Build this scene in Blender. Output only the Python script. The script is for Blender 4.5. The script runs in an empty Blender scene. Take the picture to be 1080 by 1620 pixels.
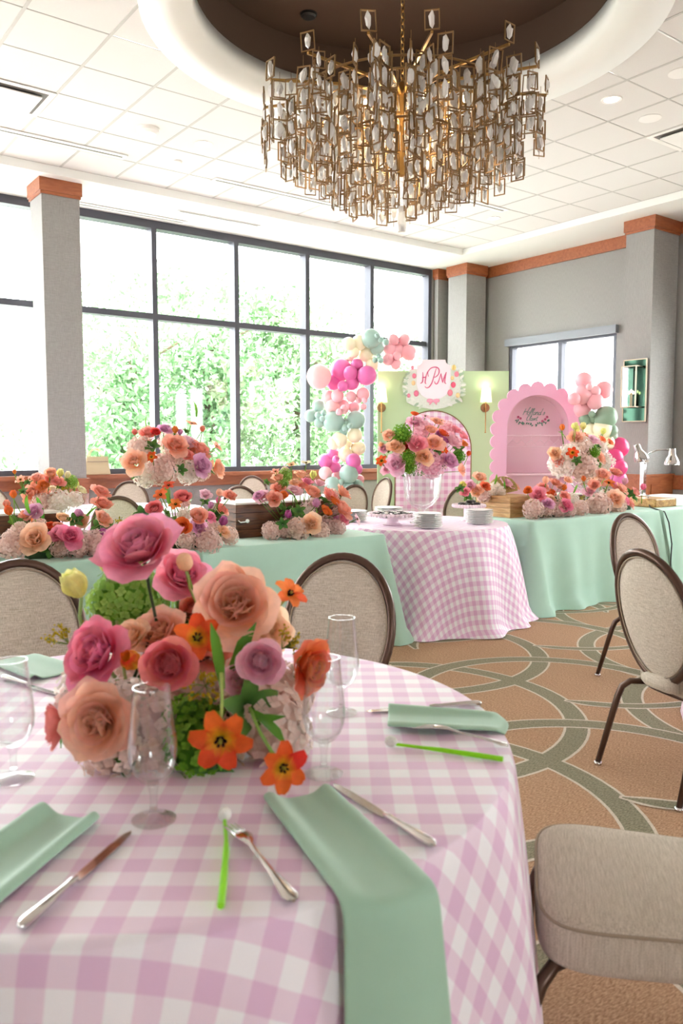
import bpy, bmesh, math, random
from mathutils import Vector, Matrix, Quaternion
PI = math.pi
rnd = random.Random(7)
sc = bpy.context.scene
C = sc.collection

# ------------------------------------------------------------------ camera
F, CH, YH = 1280.0, 1.38, 705.0
PITCH = math.atan((810 - YH) / F)
FH = Vector((.6, .8, 0)); RT = Vector((.8, -.6, 0)); UP = Vector((0, 0, 1))
DV = math.cos(PITCH) * FH - math.sin(PITCH) * UP
UV = math.sin(PITCH) * FH + math.cos(PITCH) * UP
CP = Vector((0, 0, CH))
cam = bpy.data.cameras.new('camera'); camo = bpy.data.objects.new('camera', cam); C.objects.link(camo)
cam.sensor_fit = 'HORIZONTAL'; cam.sensor_width = 24.0; cam.lens = F / 1080 * 24.0
m = Matrix((RT, UV, -DV)).transposed().to_4x4(); m.translation = CP
camo.matrix_world = m
cam.clip_start = .05; cam.clip_end = 200
cam.dof.use_dof = True; cam.dof.focus_distance = 5.5; cam.dof.aperture_fstop = 5.0
sc.camera = camo

# ------------------------------------------------------------------ world, exposure
w = bpy.data.worlds.new('overcast_sky'); sc.world = w; w.use_nodes = True
bg = w.node_tree.nodes['Background']
bg.inputs[0].default_value = (.965, .985, 1.0, 1); bg.inputs[1].default_value = 10.0
sc.view_settings.view_transform = 'Standard'; sc.view_settings.look = 'None'
sc.view_settings.gamma = 1.0; sc.view_settings.use_curve_mapping = False
sc.view_settings.exposure = 0.85
sc.cycles.max_bounces = 8; sc.cycles.use_light_tree = False; sc.cycles.diffuse_bounces = 4; sc.cycles.glossy_bounces = 3
sc.cycles.transmission_bounces = 4; sc.cycles.transparent_max_bounces = 16
sc.cycles.caustics_reflective = False; sc.cycles.sample_clamp_indirect = 8.0
sc.cycles.use_denoising = True; sc.cycles.use_adaptive_sampling = True; sc.cycles.adaptive_threshold = .04

# ------------------------------------------------------------------ geometry helpers
def ray(x, y): return DV * F + RT * (x - 540) - UV * (y - 810)
def onY(x, y, Y):
    r = ray(x, y); return CP + r * (Y / r.y)
def onZ(x, y, z):
    r = ray(x, y); return CP + r * ((z - CH) / r.z)
def onD(x, y, d):
    r = ray(x, y); return CP + r * (d / r.dot(FH))

def lin(h):
    if isinstance(h, str):
        h = h.lstrip('#'); c = [int(h[i:i + 2], 16) / 255 for i in (0, 2, 4)]
    else: c = list(h)
    return tuple((x / 12.92 if x <= .04045 else ((x + .055) / 1.055) ** 2.4) for x in c)

class MB:
    def __init__(s): s.v = []; s.f = []; s.c = None; s.uv = None
    def add(s, vs, fs, col=None):
        b = len(s.v); s.v += [tuple(p) for p in vs]; s.f += [tuple(i + b for i in f) for f in fs]
        if col is not None:
            if s.c is None: s.c = []
            s.c += col if isinstance(col, list) else [col] * len(vs)
        return s
    def box(s, x0, x1, y0, y1, z0, z1, col=None):
        return s.add([(x0,y0,z0),(x1,y0,z0),(x1,y1,z0),(x0,y1,z0),(x0,y0,z1),(x1,y0,z1),(x1,y1,z1),(x0,y1,z1)],
              [(0,3,2,1),(4,5,6,7),(0,1,5,4),(1,2,6,5),(2,3,7,6),(3,0,4,7)], col)
    def lathe(s, prof, n=24, c=(0,0,0), closed=False, col=None):
        vs = []; fs = []; k = len(prof)
        for r, z in prof:
            for i in range(n):
                a = 2 * PI * i / n; vs.append((c[0] + r * math.cos(a), c[1] + r * math.sin(a), c[2] + z))
        for j in range(k - 1 + (1 if closed else 0)):
            for i in range(n):
                a, b = j * n + i, j * n + (i + 1) % n
                d, e = ((j + 1) % k) * n + i, ((j + 1) % k) * n + (i + 1) % n
                fs.append((a, b, e, d))
        if not closed:
            if prof[0][0] > 1e-4: fs.append(tuple(range(n - 1, -1, -1)))
            if prof[-1][0] > 1e-4: fs.append(tuple((k - 1) * n + i for i in range(n)))
        return s.add(vs, fs, col)
    def tube(s, pts, r, n=8, closed=False, col=None, cap=True):
        pts = [Vector(p) for p in pts]; k = len(pts); vs = []; fs = []
        rr = r if isinstance(r, (list, tuple)) else [r] * k
        prev = None
        for i, p in enumerate(pts):
            if closed: t = pts[(i + 1) % k] - pts[i - 1]
            else: t = pts[min(i + 1, k - 1)] - pts[max(i - 1, 0)]
            t.normalize()
            if prev is None:
                a = Vector((0, 0, 1)) if abs(t.z) < .9 else Vector((1, 0, 0)); u = t.cross(a).normalized()
            else:
                u = (prev - t * prev.dot(t)); u = u.normalized() if u.length > 1e-6 else prev
            prev = u; w_ = t.cross(u)
            for j in range(n):
                a = 2 * PI * j / n + PI / n
                vs.append(p + (u * math.cos(a) + w_ * math.sin(a)) * rr[i])
        for i in range(k if closed else k - 1):
            for j in range(n):
                a, b = i * n + j, i * n + (j + 1) % n
                d, e = ((i + 1) % k) * n + j, ((i + 1) % k) * n + (j + 1) % n
                fs.append((a, b, e, d))
        if not closed and cap:
            fs.append(tuple(range(n - 1, -1, -1))); fs.append(tuple((k - 1) * n + j for j in range(n)))
        return s.add(vs, fs, col)
    def prism(s, poly, y0, y1, col=None):      # polygon in x,z extruded along y
        n = len(poly); vs = [(x, y0, z) for x, z in poly] + [(x, y1, z) for x, z in poly]
        fs = [tuple(range(n)), tuple(range(2 * n - 1, n - 1, -1))]
        for i in range(n): fs.append((i, (i + 1) % n + 0, (i + 1) % n + n, i + n)[::-1])
        return s.add(vs, fs, col)
    def sphere(s, c, r, nu=12, nv=8, sc3=(1,1,1), col=None):
        prof = []
        vs = []; fs = []
        for j in range(nv + 1):
            ph = PI * j / nv
            for i in range(nu):
                a = 2 * PI * i / nu
                vs.append((c[0] + r * sc3[0] * math.sin(ph) * math.cos(a), c[1] + r * sc3[1] * math.sin(ph) * math.sin(a), c[2] - r * sc3[2] * math.cos(ph)))
        for j in range(nv):
            for i in range(nu):
                fs.append((j * nu + i, j * nu + (i + 1) % nu, (j + 1) * nu + (i + 1) % nu, (j + 1) * nu + i))
        return s.add(vs, fs, col)
    def mesh(s, name, mat, smooth=True):
        me = bpy.data.meshes.new(name); me.from_pydata(s.v, [], s.f); me.update()
        if mat: me.materials.append(mat)
        if s.c is not None:
            at = me.color_attributes.new('Col', 'FLOAT_COLOR', 'POINT')
            fl = []
            for c in s.c: fl += [c[0], c[1], c[2], 1.0]
            at.data.foreach_set('color', fl)
        if s.uv is not None:
            ul = me.uv_layers.new(name='UVMap')
            fl = []
            for l in me.loops: fl += list(s.uv[l.vertex_index])
            ul.data.foreach_set('uv', fl)
        if smooth: me.shade_smooth()
        return me

def put(name, me, parent=None, loc=None, rot=None, scale=None):
    o = bpy.data.objects.new(name, me); C.objects.link(o); o.parent = parent
    if loc is not None: o.location = loc
    if rot is not None:
        if isinstance(rot, Quaternion): o.rotation_mode = 'QUATERNION'; o.rotation_quaternion = rot
        else: o.rotation_euler = rot
    if scale is not None: o.scale = (scale,) * 3 if isinstance(scale, (int, float)) else scale
    return o
def part(name, mb, mat, parent, smooth=True, loc=None, auto=True):
    o = put(name, mb.mesh(name, mat, smooth), parent, loc)
    if smooth and auto: edge_split(o.data)
    return o
def edge_split(me, ang=35):
    me.set_sharp_from_angle(angle=math.radians(ang))
def bevel(o, wd, seg=2):
    md = o.modifiers.new('bevel', 'BEVEL'); md.width = wd; md.segments = seg; md.limit_method = 'ANGLE'; return o
def tag(o, label, cat, group=None, kind=None):
    o['label'] = label
    if cat: o['category'] = cat
    if group: o['group'] = group
    if kind: o['kind'] = kind
    return o
def thing(name, label, cat, loc=(0, 0, 0), rz=0, group=None):
    o = put(name, None, None, loc, (0, 0, rz)); o.empty_display_size = .05
    return tag(o, label, cat, group)
def struct(name, mb, mat, label=None, smooth=False):
    o = put(name, mb.mesh(name, mat, smooth)); o['kind'] = 'structure'
    if label: o['label'] = label
    return o
RZC = math.atan2(-.6, .8)      # local x runs to the right along the backdrop, local y away from the room

# ------------------------------------------------------------------ materials
def mat(name, col, rough=.6, metal=0.0, var=.08, vs=8.0, bump=0.0, bs=60.0, spec=.5, trans=0.0, sheen=0.0, emit=None, es=1.0, ior=1.45, stretch=(1,1,1)):
    M = bpy.data.materials.new(name); M.use_nodes = True; nt = M.node_tree; N = nt.nodes; L = nt.links
    p = N['Principled BSDF']; c = lin(col)
    p.inputs['Roughness'].default_value = rough; p.inputs['Metallic'].default_value = metal
    p.inputs['Specular IOR Level'].default_value = spec; p.inputs['IOR'].default_value = ior
    p.inputs['Transmission Weight'].default_value = trans
    if sheen: p.inputs['Sheen Weight'].default_value = sheen
    tc = N.new('ShaderNodeTexCoord'); mp = N.new('ShaderNodeMapping'); mp.inputs['Scale'].default_value = stretch
    L.new(tc.outputs['Object'], mp.inputs['Vector'])
    nz = N.new('ShaderNodeTexNoise'); nz.inputs['Scale'].default_value = vs; nz.inputs['Detail'].default_value = 4
    L.new(mp.outputs['Vector'], nz.inputs['Vector'])
    mx = N.new('ShaderNodeMix'); mx.data_type = 'RGBA'
    mx.inputs[6].default_value = tuple(x * (1 - var) for x in c) + (1,)
    mx.inputs[7].default_value = tuple(min(1, x * (1 + var)) for x in c) + (1,)
    L.new(nz.outputs['Fac'], mx.inputs[0]); L.new(mx.outputs[2], p.inputs['Base Color'])
    if bump:
        n2 = N.new('ShaderNodeTexNoise'); n2.inputs['Scale'].default_value = bs; n2.inputs['Detail'].default_value = 3
        L.new(mp.outputs['Vector'], n2.inputs['Vector'])
        b = N.new('ShaderNodeBump'); b.inputs['Strength'].default_value = bump; b.inputs['Distance'].default_value = .01
        L.new(n2.outputs['Fac'], b.inputs['Height']); L.new(b.outputs['Normal'], p.inputs['Normal'])
    if emit:
        p.inputs['Emission Color'].default_value = lin(emit) + (1,); p.inputs['Emission Strength'].default_value = es
    return M
def weave(name, c1, c2, scale=420, rough=.9):        # linen: crossed wave threads
    M = bpy.data.materials.new(name); M.use_nodes = True; nt = M.node_tree; N = nt.nodes; L = nt.links
    p = N['Principled BSDF']; p.inputs['Roughness'].default_value = rough; p.inputs['Specular IOR Level'].default_value = .2
    p.inputs['Sheen Weight'].default_value = .15
    tc = N.new('ShaderNodeTexCoord'); outs = []
    for st in ((scale * .06, scale, scale), (scale, scale, scale * .06)):
        mp = N.new('ShaderNodeMapping'); mp.inputs['Scale'].default_value = st; L.new(tc.outputs['Object'], mp.inputs['Vector'])
        nz = N.new('ShaderNodeTexNoise'); nz.inputs['Scale'].default_value = 1.0; nz.inputs['Detail'].default_value = 2
        L.new(mp.outputs['Vector'], nz.inputs['Vector']); outs.append(nz.outputs['Fac'])
    ad = N.new('ShaderNodeMath'); ad.operation = 'ADD'; L.new(outs[0], ad.inputs[0]); L.new(outs[1], ad.inputs[1])
    mr = N.new('ShaderNodeMapRange'); mr.inputs[1].default_value = .7; mr.inputs[2].default_value = 1.3; L.new(ad.outputs[0], mr.inputs[0])
    mx = N.new('ShaderNodeMix'); mx.data_type = 'RGBA'; mx.inputs[6].default_value = lin(c1) + (1,); mx.inputs[7].default_value = lin(c2) + (1,)
    L.new(mr.outputs[0], mx.inputs[0]); L.new(mx.outputs[2], p.inputs['Base Color'])
    b = N.new('ShaderNodeBump'); b.inputs['Strength'].default_value = .25; b.inputs['Distance'].default_value = .002
    L.new(mr.outputs[0], b.inputs['Height']); L.new(b.outputs['Normal'], p.inputs['Normal'])
    return M
def wood(name, c1, c2, rough=.45, stretch=(2, 14, 14), rot=(0,0,0)):
    M = bpy.data.materials.new(name); M.use_nodes = True; nt = M.node_tree; N = nt.nodes; L = nt.links
    p = N['Principled BSDF']; p.inputs['Roughness'].default_value = rough
    tc = N.new('ShaderNodeTexCoord'); mp = N.new('ShaderNodeMapping'); mp.inputs['Scale'].default_value = stretch; mp.inputs['Rotation'].default_value = rot
    L.new(tc.outputs['Object'], mp.inputs['Vector'])
    nz = N.new('ShaderNodeTexNoise'); nz.inputs['Scale'].default_value = 2.2; nz.inputs['Detail'].default_value = 6; nz.inputs['Distortion'].default_value = .8
    L.new(mp.outputs['Vector'], nz.inputs['Vector'])
    cr = N.new('ShaderNodeValToRGB'); cr.color_ramp.elements[0].position = .3; cr.color_ramp.elements[1].position = .7
    cr.color_ramp.elements[0].color = lin(c1) + (1,); cr.color_ramp.elements[1].color = lin(c2) + (1,)
    L.new(nz.outputs['Fac'], cr.inputs[0]); L.new(cr.outputs[0], p.inputs['Base Color'])
    b = N.new('ShaderNodeBump'); b.inputs['Strength'].default_value = .15; b.inputs['Distance'].default_value = .004
    L.new(nz.outputs['Fac'], b.inputs['Height']); L.new(b.outputs['Normal'], p.inputs['Normal'])
    return M
def gingham(name, cell, rot=0.0, pink='#e3b6d9', mid='#efd6e9', white='#f8f5f9'):
    M = bpy.data.materials.new(name); M.use_nodes = True; nt = M.node_tree; N = nt.nodes; L = nt.links
    p = N['Principled BSDF']; p.inputs['Roughness'].default_value = .55; p.inputs['Specular IOR Level'].default_value = .35
    p.inputs['Sheen Weight'].default_value = .2
    uv = N.new('ShaderNodeUVMap'); uv.uv_map = 'UVMap'
    mp = N.new('ShaderNodeMapping'); mp.inputs['Rotation'].default_value = (0, 0, rot); mp.inputs['Scale'].default_value = (1 / (2 * cell),) * 3
    L.new(uv.outputs['UV'], mp.inputs['Vector'])
    sp = N.new('ShaderNodeSeparateXYZ'); L.new(mp.outputs['Vector'], sp.inputs[0]); st = []
    for k in range(2):
        fr = N.new('ShaderNodeMath'); fr.operation = 'FRACT'; L.new(sp.outputs[k], fr.inputs[0])
        pp = N.new('ShaderNodeMath'); pp.operation = 'PINGPONG'; pp.inputs[1].default_value = .5; L.new(fr.outputs[0], pp.inputs[0])
        mr = N.new('ShaderNodeMapRange'); mr.inputs[1].default_value = .235; mr.inputs[2].default_value = .265; L.new(pp.outputs[0], mr.inputs[0]); st.append(mr.outputs[0])
    ad = N.new('ShaderNodeMath'); ad.operation = 'ADD'; L.new(st[0], ad.inputs[0]); L.new(st[1], ad.inputs[1])
    hf = N.new('ShaderNodeMath'); hf.operation = 'MULTIPLY'; hf.inputs[1].default_value = .5; L.new(ad.outputs[0], hf.inputs[0])
    cr = N.new('ShaderNodeValToRGB'); e = cr.color_ramp.elements
    e[0].color = lin(white) + (1,); e[1].color = lin(pink) + (1,); q = e.new(.5); q.color = lin(mid) + (1,)
    L.new(hf.outputs[0], cr.inputs[0]); L.new(cr.outputs[0], p.inputs['Base Color'])
    nz = N.new('ShaderNodeTexNoise'); nz.inputs['Scale'].default_value = 900; L.new(uv.outputs['UV'], nz.inputs['Vector'])
    b = N.new('ShaderNodeBump'); b.inputs['Strength'].default_value = .12; b.inputs['Distance'].default_value = .001
    L.new(nz.outputs['Fac'], b.inputs['Height']); L.new(b.outputs['Normal'], p.inputs['Normal'])
    return M
def petal_mat(name, translucent=.28, rough=.55):
    M = bpy.data.materials.new(name); M.use_nodes = True; nt = M.node_tree; N = nt.nodes; L = nt.links
    p = N['Principled BSDF']; p.inputs['Roughness'].default_value = rough; p.inputs['Specular IOR Level'].default_value = .25
    at = N.new('ShaderNodeAttribute'); at.attribute_name = 'Col'
    tc = N.new('ShaderNodeTexCoord'); nz = N.new('ShaderNodeTexNoise'); nz.inputs['Scale'].default_value = 5; L.new(tc.outputs['Object'], nz.inputs['Vector'])
    oi = N.new('ShaderNodeObjectInfo')
    hs = N.new('ShaderNodeHueSaturation')
    mr = N.new('ShaderNodeMapRange'); mr.inputs[3].default_value = .485; mr.inputs[4].default_value = .515; L.new(oi.outputs['Random'], mr.inputs[0])
    mv = N.new('ShaderNodeMapRange'); mv.inputs[3].default_value = .82; mv.inputs[4].default_value = 1.12; L.new(nz.outputs['Fac'], mv.inputs[0])
    L.new(mr.outputs[0], hs.inputs['Hue']); L.new(mv.outputs[0], hs.inputs['Value']); L.new(at.outputs['Color'], hs.inputs['Color'])
    L.new(hs.outputs[0], p.inputs['Base Color'])
    tr = N.new('ShaderNodeBsdfTranslucent'); L.new(hs.outputs[0], tr.inputs['Color'])
    ms = N.new('ShaderNodeMixShader'); ms.inputs[0].default_value = translucent
    L.new(p.outputs[0], ms.inputs[1]); L.new(tr.outputs[0], ms.inputs[2]); L.new(ms.outputs[0], N['Material Output'].inputs['Surface'])
    return M
def glass_mat(name, tint=(.985, .99, .99), ior=1.5):
    M = bpy.data.materials.new(name); M.use_nodes = True; nt = M.node_tree; N = nt.nodes; L = nt.links
    N.remove(N['Principled BSDF'])
    t = N.new('ShaderNodeBsdfTransparent'); t.inputs[0].default_value = tint + (1,)
    g = N.new('ShaderNodeBsdfGlossy'); g.inputs['Roughness'].default_value = .03
    lw = N.new('ShaderNodeLayerWeight'); lw.inputs[0].default_value = .5
    pw = N.new('ShaderNodeMath'); pw.operation = 'POWER'; pw.inputs[1].default_value = 2.8; L.new(lw.outputs['Facing'], pw.inputs[0])
    ma = N.new('ShaderNodeMath'); ma.operation = 'MULTIPLY_ADD'; ma.inputs[1].default_value = .8; ma.inputs[2].default_value = .06; L.new(pw.outputs[0], ma.inputs[0])
    ms = N.new('ShaderNodeMixShader'); L.new(ma.outputs[0], ms.inputs[0]); L.new(t.outputs[0], ms.inputs[1]); L.new(g.outputs[0], ms.inputs[2])
    L.new(ms.outputs[0], N['Material Output'].inputs['Surface'])
    return M
def carpet(name, c1, c2):
    M = bpy.data.materials.new(name); M.use_nodes = True; nt = M.node_tree; N = nt.nodes; L = nt.links
    p = N['Principled BSDF']; p.inputs['Roughness'].default_value = .95; p.inputs['Specular IOR Level'].default_value = .1
    tc = N.new('ShaderNodeTexCoord')
    mp = N.new('ShaderNodeMapping'); mp.inputs['Scale'].default_value = (70, 210, 1); mp.inputs['Rotation'].default_value = (0, 0, .5)
    L.new(tc.outputs['Object'], mp.inputs[0])
    wv = N.new('ShaderNodeTexNoise'); wv.inputs['Scale'].default_value = 1; wv.inputs['Detail'].default_value = 1; L.new(mp.outputs[0], wv.inputs['Vector'])
    mr = N.new('ShaderNodeMapRange'); mr.inputs[1].default_value = .3; mr.inputs[2].default_value = .7; L.new(wv.outputs['Fac'], mr.inputs[0])
    mx = N.new('ShaderNodeMix'); mx.data_type = 'RGBA'; mx.inputs[6].default_value = lin(c1) + (1,); mx.inputs[7].default_value = lin(c2) + (1,)
    L.new(mr.outputs[0], mx.inputs[0]); L.new(mx.outputs[2], p.inputs['Base Color'])
    b = N.new('ShaderNodeBump'); b.inputs['Strength'].default_value = .5; b.inputs['Distance'].default_value = .004
    L.new(wv.outputs['Fac'], b.inputs['Height']); L.new(b.outputs['Normal'], p.inputs['Normal'])
    return M

M = {}
M['carpet'] = carpet('carpet', '#a07d60', '#d0ad8e'); M['carpet_green'] = carpet('carpet_green', '#79755f', '#a5a18a'); M['carpet_cream'] = carpet('carpet_cream', '#cfc4b4', '#e6dccd')
M['tile'] = mat('ceiling_tile', '#dddbd8', .95, var=.03, vs=90, bump=.08, bs=300, spec=.1)
M['grid'] = mat('ceiling_grid', '#bdbbb7', .6, var=.02)
M['white'] = mat('white_paint', '#e9e9e5', .75, var=.02, vs=3, spec=.2)
M['umber'] = mat('umber_paint', '#4a3a30', .85, var=.06, vs=3, spec=.2)
M['wallgrey'] = weave('grey_wall_fabric', '#888583', '#9c9996', 300)
M['trim'] = wood('cherry_trim', '#8a4a2b', '#a7623c', .4)
M['darkframe'] = mat('bronze_frame', '#4d4d55', .45, var=.05, vs=5, metal=.3)
M['shade'] = mat('shade_box', '#85888f', .6, var=.04)
M['pane'] = glass_mat('window_pane', (.97, .985, .98))
M['metal_white'] = mat('white_metal', '#eceae6', .4, var=.02)
M['slot'] = mat('slot_dark', '#6f6d6a', .7, var=.05)
M['black'] = mat('black_rubber', '#141414', .5, var=.1)
M['lamp_on'] = mat('downlight_lens', '#ffffff', .5, emit='#fff4e2', es=9)
M['mint'] = mat('mint_cloth', '#b3d9c6', .6, var=.03, vs=14, bump=.05, bs=700, spec=.3, sheen=.2)
M['napkin'] = mat('sage_napkin', '#a5c8b1', .6, var=.03, vs=18, bump=.06, bs=900, spec=.3, sheen=.25)
M['gingham'] = gingham('pink_gingham', .0375, math.radians(36.87), pink='#e6c0dc', mid='#f1dbea')
M['gingham2'] = gingham('pink_gingham_serving', .034, math.radians(10))
M['gingham3'] = gingham('pink_gingham_panel', .05, 0, pink='#dba6c9', mid='#ead0e2', white='#efe9ee')
M['linen'] = weave('chair_linen', '#ada08d', '#d8cdbd', 380)
M['chairframe'] = mat('bronze_chair_frame', '#5a453a', .32, metal=.55, var=.15, vs=30)
M['piping'] = mat('linen_piping', '#a3937e', .8, var=.1, vs=200)
M['chrome'] = mat('polished_steel', '#d8d6d4', .12, metal=1.0, var=.03)
M['brass'] = mat('antique_brass', '#8f7250', .35, metal=.9, var=.12, vs=20)
M['brassb'] = mat('bright_brass', '#b08a52', .32, metal=.9, var=.1, vs=20)
M['crystal'] = mat('rock_crystal', '#f6f2ee', .2, var=.1, vs=30, trans=.2, bump=.3, bs=50)
M['bulb'] = mat('candle_bulb', '#fff0d8', .4, emit='#ffd9a3', es=18)
M['glass'] = glass_mat('clear_glass')
M['urn'] = glass_mat('urn_glass', (.97, .985, .98))
M['petal'] = petal_mat('petals', .42)
M['leaf'] = petal_mat('leaves', .22, .45)
M['china'] = mat('white_china', '#f6f5f2', .25, var=.02)
M['cookie'] = mat('chocolate', '#2a1a16', .5, var=.3, vs=60, bump=.4, bs=120)
M['icing'] = mat('white_icing', '#f4efe8', .5, var=.05, vs=80, bump=.2)
M['standpink'] = mat('blush_ceramic', '#f5e1ea', .35, var=.02)
M['boxdark'] = wood('stained_pine', '#3d2113', '#7d4d2c', .45, (3, 3, 22))
M['glare_and_paper'] = mat('glare_paper_white', '#f4f0ea', .6, var=.03)  # white of window glare on the riser tops; also the board's paper
M['cratewood'] = wood('natural_pine', '#a9793f', '#d9b07a', .5, (3, 3, 16))
M['burl'] = wood('burl_board', '#8d5c2c', '#d8aa67', .4, (9, 9, 12))
M['green_panel'] = mat('sage_panel', '#b7d3a6', .7, var=.02, vs=3)
M['pink_panel'] = mat('pink_panel', '#f0b3d0', .7, var=.02, vs=3)
M['pink_inner'] = mat('pink_recess', '#f0c6d4', .75, var=.02, vs=3)
M['pink_acrylic'] = mat('pink_acrylic', '#f6d3de', .3, var=.03)
M['script'] = mat('rose_script_paint', '#d9688f', .6)
M['script_green'] = mat('sage_script_paint', '#7d9a8e', .6)
M['foam'] = mat('floral_foam', '#2f4a2c', .9, var=.2, vs=60)
M['leafprint'] = mat('green_print', '#5f8f78', .7, var=.2, vs=60)
M['shadecloth'] = mat('lamp_shade_cloth', '#fff6e6', .8, emit='#ffe6b8', es=.55)
M['mirror'] = mat('foliage_tint_mirror', '#2f4438', .06, metal=1.0, var=.12, vs=40)  # dark green base colour stands in for trees reflected in the mirror
M['mirrorframe'] = mat('mirror_frame', '#8f7f6c', .3, metal=.8, var=.1)
M['bag'] = mat('tan_leather', '#d1c09c', .5, var=.06, bump=.1, bs=200)
M['lime'] = mat('lime_plastic', '#8fe31c', .3, var=.04)
M['fuzz'] = mat('white_fuzz', '#f4f2ea', .95, var=.05, bump=.6, bs=200, sheen=.5)
M['cord'] = mat('black_cord', '#17181a', .45)
M['wicker'] = wood('gold_wicker', '#8f7c3e', '#d0bd78', .5, (60, 60, 60))
M['bark'] = wood('bark', '#4f4034', '#74614f', .9, (8, 8, 2))
M['bounce_ground'] = mat('pale_bounce_ground', '#dedcd6', .95, var=.1, vs=3)  # ground kept pale as an added reflector, bouncing light up to the ceiling
def balloon_mat(n, c): return mat(n, c, .28, var=.03, vs=2, spec=.45)
BM = {'sage': balloon_mat('sage_balloon', '#a3c2b6'), 'pink': balloon_mat('pink_balloon', '#f6b3bb'), 'hot': balloon_mat('hot_pink_balloon', '#e573b0'),
      'cream': balloon_mat('cream_balloon', '#fbf0cf'), 'pale': balloon_mat('pale_pink_balloon', '#f9c6c6'), 'moss': balloon_mat('moss_balloon', '#8ea68f'), 'rose': balloon_mat('deep_pink_balloon', '#e0467f')}

# ================================================================== SETTING
ZC, ZS, XW, YW = 4.36, 4.27, 10.0, 10.0
X0, Y0 = -4.0, -5.0
fl = MB(); fl.box(X0 - .2, XW + .2, Y0 - .2, YW + .2, -.12, 0)
floor = struct('floor', fl, M['carpet'], 'tan carpet with interlocking grey-green rings outlined in cream')
def band(R, w_, a0, a1, z, taper):          # woven band along an arc, tapering to a point at its ends
    n = 40; vs = []
    for i in range(n + 1):
        u = i / n; a = a0 + (a1 - a0) * u; k = w_ * min(1, taper + 8 * min(u, 1 - u)) if taper < 1 else w_
        for r in (R - k, R + k): vs.append((r * math.cos(a), r * math.sin(a), z))
    return MB().add(vs, [(2 * i, 2 * i + 1, 2 * i + 3, 2 * i + 2) for i in range(n)])
HA = math.atan2(.8, .6); HR = math.atan2(-.6, .8)
CT1, CT2 = (.82, .90), (1.68, -1.33); zk = 0
for fam, (cx, cy, R, a0, a1) in enumerate([(3.52, 4.03, .91, HR - 1.75, HR + 1.75), (5.2, 2.71, .87, HR + PI - 1.6, HR + PI + 1.6), (3.55, 2.77, .80, HA - 1.75, HA + 1.75), (4.25, 3.02, .77, HA + PI - .5, HA + PI + 1.05)]):
    w_ = .05 if fam < 3 else .032
    zg, zc = .0009 + fam * .0006, .0006 + fam * .0006
    mg = band(R, w_, a0, a1, 0, .15).mesh('carpet_band', M['carpet_green'], False); mc = band(R, w_ + .013, a0 - .015, a1 + .015, 0, .3).mesh('carpet_outline', M['carpet_cream'], False)
    for i in range(-5, 7):
        for j in range(-4, 5):
            x, y = cx + i * CT1[0] + j * CT2[0], cy + i * CT1[1] + j * CT2[1]
            if -1 < x < 9 and -1.5 < y < 9 and (x * .6 + y * .8) > 1.0 and abs(x * .8 - y * .6) < .55 * (x * .6 + y * .8) + 1.2 and x * .6 + y * .8 < 10:
                e = 1e-5 * ((i * 9 + j) % 23); g_ = put('carpet_band', mg, floor, (x, y, zg + e)); put('carpet_outline', mc, g_, (0, 0, zc - zg))
ground = MB(); ground.box(-40, 60, YW + .5, 70, -.5, -.4); ground.box(XW + .5, 60, -30, YW + .5, -.5, -.4); ground.box(-40, XW + .5, -30, Y0 - .5, -.5, -.4)
struct('ground', ground, M['bounce_ground'], 'ground outside the windows, whitened to bounce light indoors')
# ceiling: soffit + raised tile field, tiles as single parts
GX, GY, TS = 2.35, 4.11, .608
XT, YT = GX + 11 * TS, GY + 8 * TS
RC = Vector((3.955, 4.55)); RO, RI = 1.83, 1.47
ce = MB()
ce.box(XT, XW + .2, Y0 - .2, YW + .2, ZS, ZS + .5); ce.box(X0 - .2, XT, YT, YW + .2, ZS, ZS + .5)
# slab above the tiles leaves a square hole for the recess
a = 1.85
ce.box(X0 - .2, RC.x - a, Y0 - .2, YT, ZC + .03, ZC + .5); ce.box(RC.x + a, XT, Y0 - .2, YT, ZC + .03, ZC + .5)
ce.box(RC.x - a, RC.x + a, Y0 - .2, RC.y - a, ZC + .03, ZC + .5); ce.box(RC.x - a, RC.x + a, RC.y + a, YT, ZC + .03, ZC + .5)
ceiling = struct('ceiling', ce, M['white'], 'white ceiling with dropped soffit and tiled centre')
def tile_mesh(x, y):
    mb = MB(); n = 6; g = .009; vs = []; fs = []; clip = False
    pts = [(x + g + (TS - 2 * g) * i / n, y + g + (TS - 2 * g) * j / n) for j in range(n + 1) for i in range(n + 1)]
    if all((Vector(p) - RC).length < RO - .1 for p in pts): return None
    for p in pts:
        q = Vector(p) - RC
        if q.length < RO - .12: q = q.normalized() * (RO - .12); clip = True
        p = RC + q; vs.append((p.x, p.y, ZC))
    for j in range(n):
        for i in range(n):
            k = j * (n + 1) + i; fs.append((k, k + n + 1, k + n + 2, k + 1))
    if not clip:
        mb = MB(); mb.box(g, TS - g, g, TS - g, 0, .02); return mb, False
    mb.add(vs, fs); return mb, True
shared = None
for i in range(-2, 11):
    for j in range(-3, 8):
        x, y = GX + i * TS, GY + j * TS
        r = tile_mesh(x, y)
        if r is None: continue
        mb, cl = r
        if cl: put('tile', mb.mesh('tile', M['tile'], False), ceiling)
        else:
            if shared is None: shared = mb.mesh('tile', M['tile'], False)
            put('tile', shared, ceiling, (x, y, ZC))
gr = MB()
def inring(x, y): return (Vector((x, y)) - RC).length < RO - .05
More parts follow.
